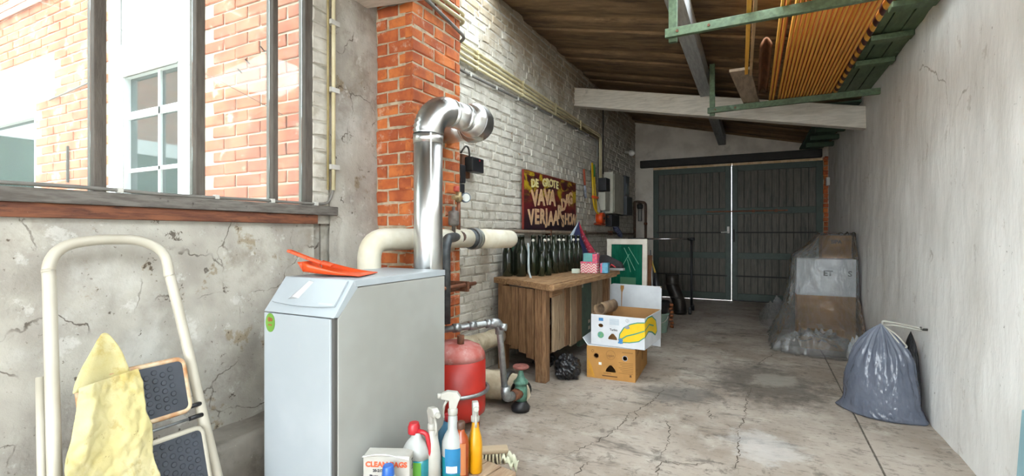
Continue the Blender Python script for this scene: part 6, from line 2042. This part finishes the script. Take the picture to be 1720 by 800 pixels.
solo('rubbish_sack', sack(0.880, 3.735, 1.55, 0.10, 0.044, 0.50, 6.0), M_bag_black, 'black rubbish sack squeezed between the grey sack and the wall', 'sack', loc=(0.880, 3.735, 0))
solo('board', MB().hexa([(0.823, 1.75, 0), (0.846, 1.75, 0), (0.858, 2.34, 0), (0.835, 2.34, 0)], [(0.850, 1.75, 0.475), (0.873, 1.75, 0.475), (0.885, 2.34, 0.475), (0.863, 2.34, 0.475)]), mat('pale_blue_paint', '#8fb3bb', '#86a9b2', rough=0.5), 'pale blue board leaning on the right wall at the picture edge', 'board', loc=(0.86, 2.0, 0), bevel=0.004)

# ================================================================== rack under the roof with painted poles
rk = thing('ceiling_rack', 'green wooden hanging rack under the roof holding yellow poles', 'rack', (0.2, 3.95, 2.28))
for x, y, z in ((-0.415, 2.955, 2.285), (-0.335, 4.95, 2.285)):
    part(rk, 'hanger', MB().box(x - 0.024, x + 0.024, y - 0.014, y + 0.014, z - 0.045, ROOF(x) + 0.01), M_green, bevel=0.003)
    part(rk, 'cross_bar', MB().hexa([(x - 0.04, y - 0.045, z - 0.026), (XR(y) - 0.002, y - 0.045, z - 0.016), (XR(y) - 0.002, y - 0.0145, z - 0.016), (x - 0.04, y - 0.0145, z - 0.026)],
                                    [(x - 0.04, y - 0.045, z + 0.026), (XR(y) - 0.002, y - 0.045, z + 0.036), (XR(y) - 0.002, y - 0.0145, z + 0.036), (x - 0.04, y - 0.0145, z + 0.026)]), M_green, bevel=0.003)
    for k in (0.03, 0.2):
        part(rk, 'bolt', MB().tube([(x + k, y - 0.046, z), (x + k, y - 0.052, z)], 0.008, 8), M_rust)
M_pole_y = mat('yellow_painted_pole', '#d69a34', '#e0ab4a', rough=0.5, scale=8, stretch=(6, 0.5, 6), layers=[('#a3692a', 6, 0.56, 0.72, 0.6, (3, 0.5, 3))])
M_pole_r = mat('red_painted_pole_side', '#b03a1e', '#c25426', rough=0.5, scale=8)


def pole_mesh(y0, y1):
    mb = MB()
    mb.box(0, 0.0125, y0, y1, 0, 0.034)
    mb.cur = 1
    mb.box(0.0125, 0.0195, y0 + 0.005, y1 - 0.003, 0.006, 0.030)
    return mb


pm = [pole_mesh(1.4 + random.uniform(-.2, .2), 4.985 + random.uniform(-.03, .02)).mesh('pole', [M_pole_y, M_pole_r]) for _ in range(5)]
px_ = [0.143, 0.168] + [0.212 + 0.0245 * i for i in range(17)]
for i, x in enumerate(px_):
    o = link('painted_pole', pm[i % 5])
    o.location = (x, 0, 2.324 + (0.004 if i > 1 else 0))
    if i == 0:
        lab = 'leftmost yellow pole of the bundle on the ceiling rack'
    elif i == len(px_) - 1:
        lab = 'yellow pole lying right next to the striped pole on the rack'
    else:
        lab = '%s yellow pole with red side from the left on the ceiling rack' % ORD[i]
    tag(o, lab, 'pole', 'yellow poles on the ceiling rack')
stp = thing('striped_pole', 'yellow and maroon striped pole at the right end of the pole row', 'pole', (0.65, 3.2, 2.345))
n_ = 44
mb1, mb2 = MB(), MB()
M_maroon = mat('maroon_paint', '#4a1a1c', '#38161a', rough=0.5)
for i in range(n_):
    y0 = 1.5 + i * 0.079
    sk_ = 0.035
    mb = mb1 if i % 2 else mb2
    ring = []
    for yy in (y0, y0 + 0.079):
        ring.append([(0.652 + 0.019 * math.cos(a), yy + sk_ * math.cos(a), 2.347 + 0.019 * math.sin(a)) for a in [2 * PI * k / 12 for k in range(12)]])
    mb.add(ring[0] + ring[1], [(k, (k + 1) % 12, 12 + (k + 1) % 12, 12 + k) for k in range(12)], True)
part(stp, 'yellow_bands', mb1, M_pole_y)
part(stp, 'maroon_bands', mb2, M_maroon)
solo('batten', MB().bar((0.015, 1.6, 2.345), (-0.035, 4.08, 2.345), 0.022, 0.03), M_pole_y, 'loose yellow batten lying apart, left of the pole row', 'batten', loc=(0.0, 3.0, 2.33))
solo('batten', MB().bar((0.045, 1.6, 2.345), (-0.005, 4.12, 2.345), 0.018, 0.03), mat('pale_slat_wood', '#a88a66', '#967752', rough=0.7, scale=8), 'loose bare wood batten right against the lone yellow batten', 'batten', loc=(0.03, 3.0, 2.33))
solo('wooden_plank', MB().hexa([(-0.155, 4.07, 2.362), (-0.005, 4.07, 2.362), (0.07, 5.02, 2.318), (-0.06, 5.02, 2.318)], [(-0.155, 4.07, 2.385), (-0.005, 4.07, 2.385), (0.07, 5.02, 2.341), (-0.06, 5.02, 2.341)]),
     mat('grey_brown_plank', '#7d6c5c', '#96836f', rough=0.8, scale=7, stretch=(5, 1, 5)), 'short grey plank lying at the end of the loose yellow slats', 'plank', loc=(0, 4.5, 2.33), bevel=0.003)
mb = MB()
mb.grid(lambda u, v: (0.055 + 0.065 * u, 3.55 + 1.2 * v, 2.345 + 0.05 * math.sin(PI * u) + 0.01 * math.sin(v * 9)), 6, 14)
solo('leather_strip', mb, mat('brown_leather', '#6e4326', '#583419', rough=0.6), 'brown leather-like strip wedged beside the yellow poles', 'strip', loc=(0.09, 4.1, 2.34), thick=0.012)
dp_ = thing('green_panel', 'green ledged board panel fixed under the roof along the right wall', 'panel', (0.82, 3.9, 2.42))
for i in range(3):
    x0 = 0.668 + i * 0.093
    part(dp_, 'board', MB().hexa([(x0, 2.0, 2.437 - 0.01 * i), (x0 + 0.088, 2.0, 2.431 - 0.01 * i), (x0 + 0.108, 5.42, 2.431 - 0.01 * i), (x0 + 0.02, 5.42, 2.437 - 0.01 * i)],
                                 [(x0, 2.0, 2.457 - 0.01 * i), (x0 + 0.088, 2.0, 2.451 - 0.01 * i), (x0 + 0.108, 5.42, 2.451 - 0.01 * i), (x0 + 0.02, 5.42, 2.457 - 0.01 * i)]), M_green, bevel=0.002)
for y in (2.87, 3.39, 3.91, 4.43):
    part(dp_, 'ledge', MB().box(0.705, XR(y) - 0.003, y - 0.045, y + 0.045, 2.375, 2.412), M_green, bevel=0.006)
dp2 = thing('green_panel', 'dark green ledged panel under the roof behind the grey beam', 'panel', (0.85, 7.2, 2.38))
part(dp2, 'board', MB().box(0.66, 0.97, 5.72, YB - 0.11, 2.405, 2.425), M_dark_green)
for y in (6.35, 6.9, 7.45, 8.0):
    part(dp2, 'ledge', MB().box(0.70, XR(y) - 0.003, y - 0.05, y + 0.05, 2.345, 2.404), M_dark_green, bevel=0.006)
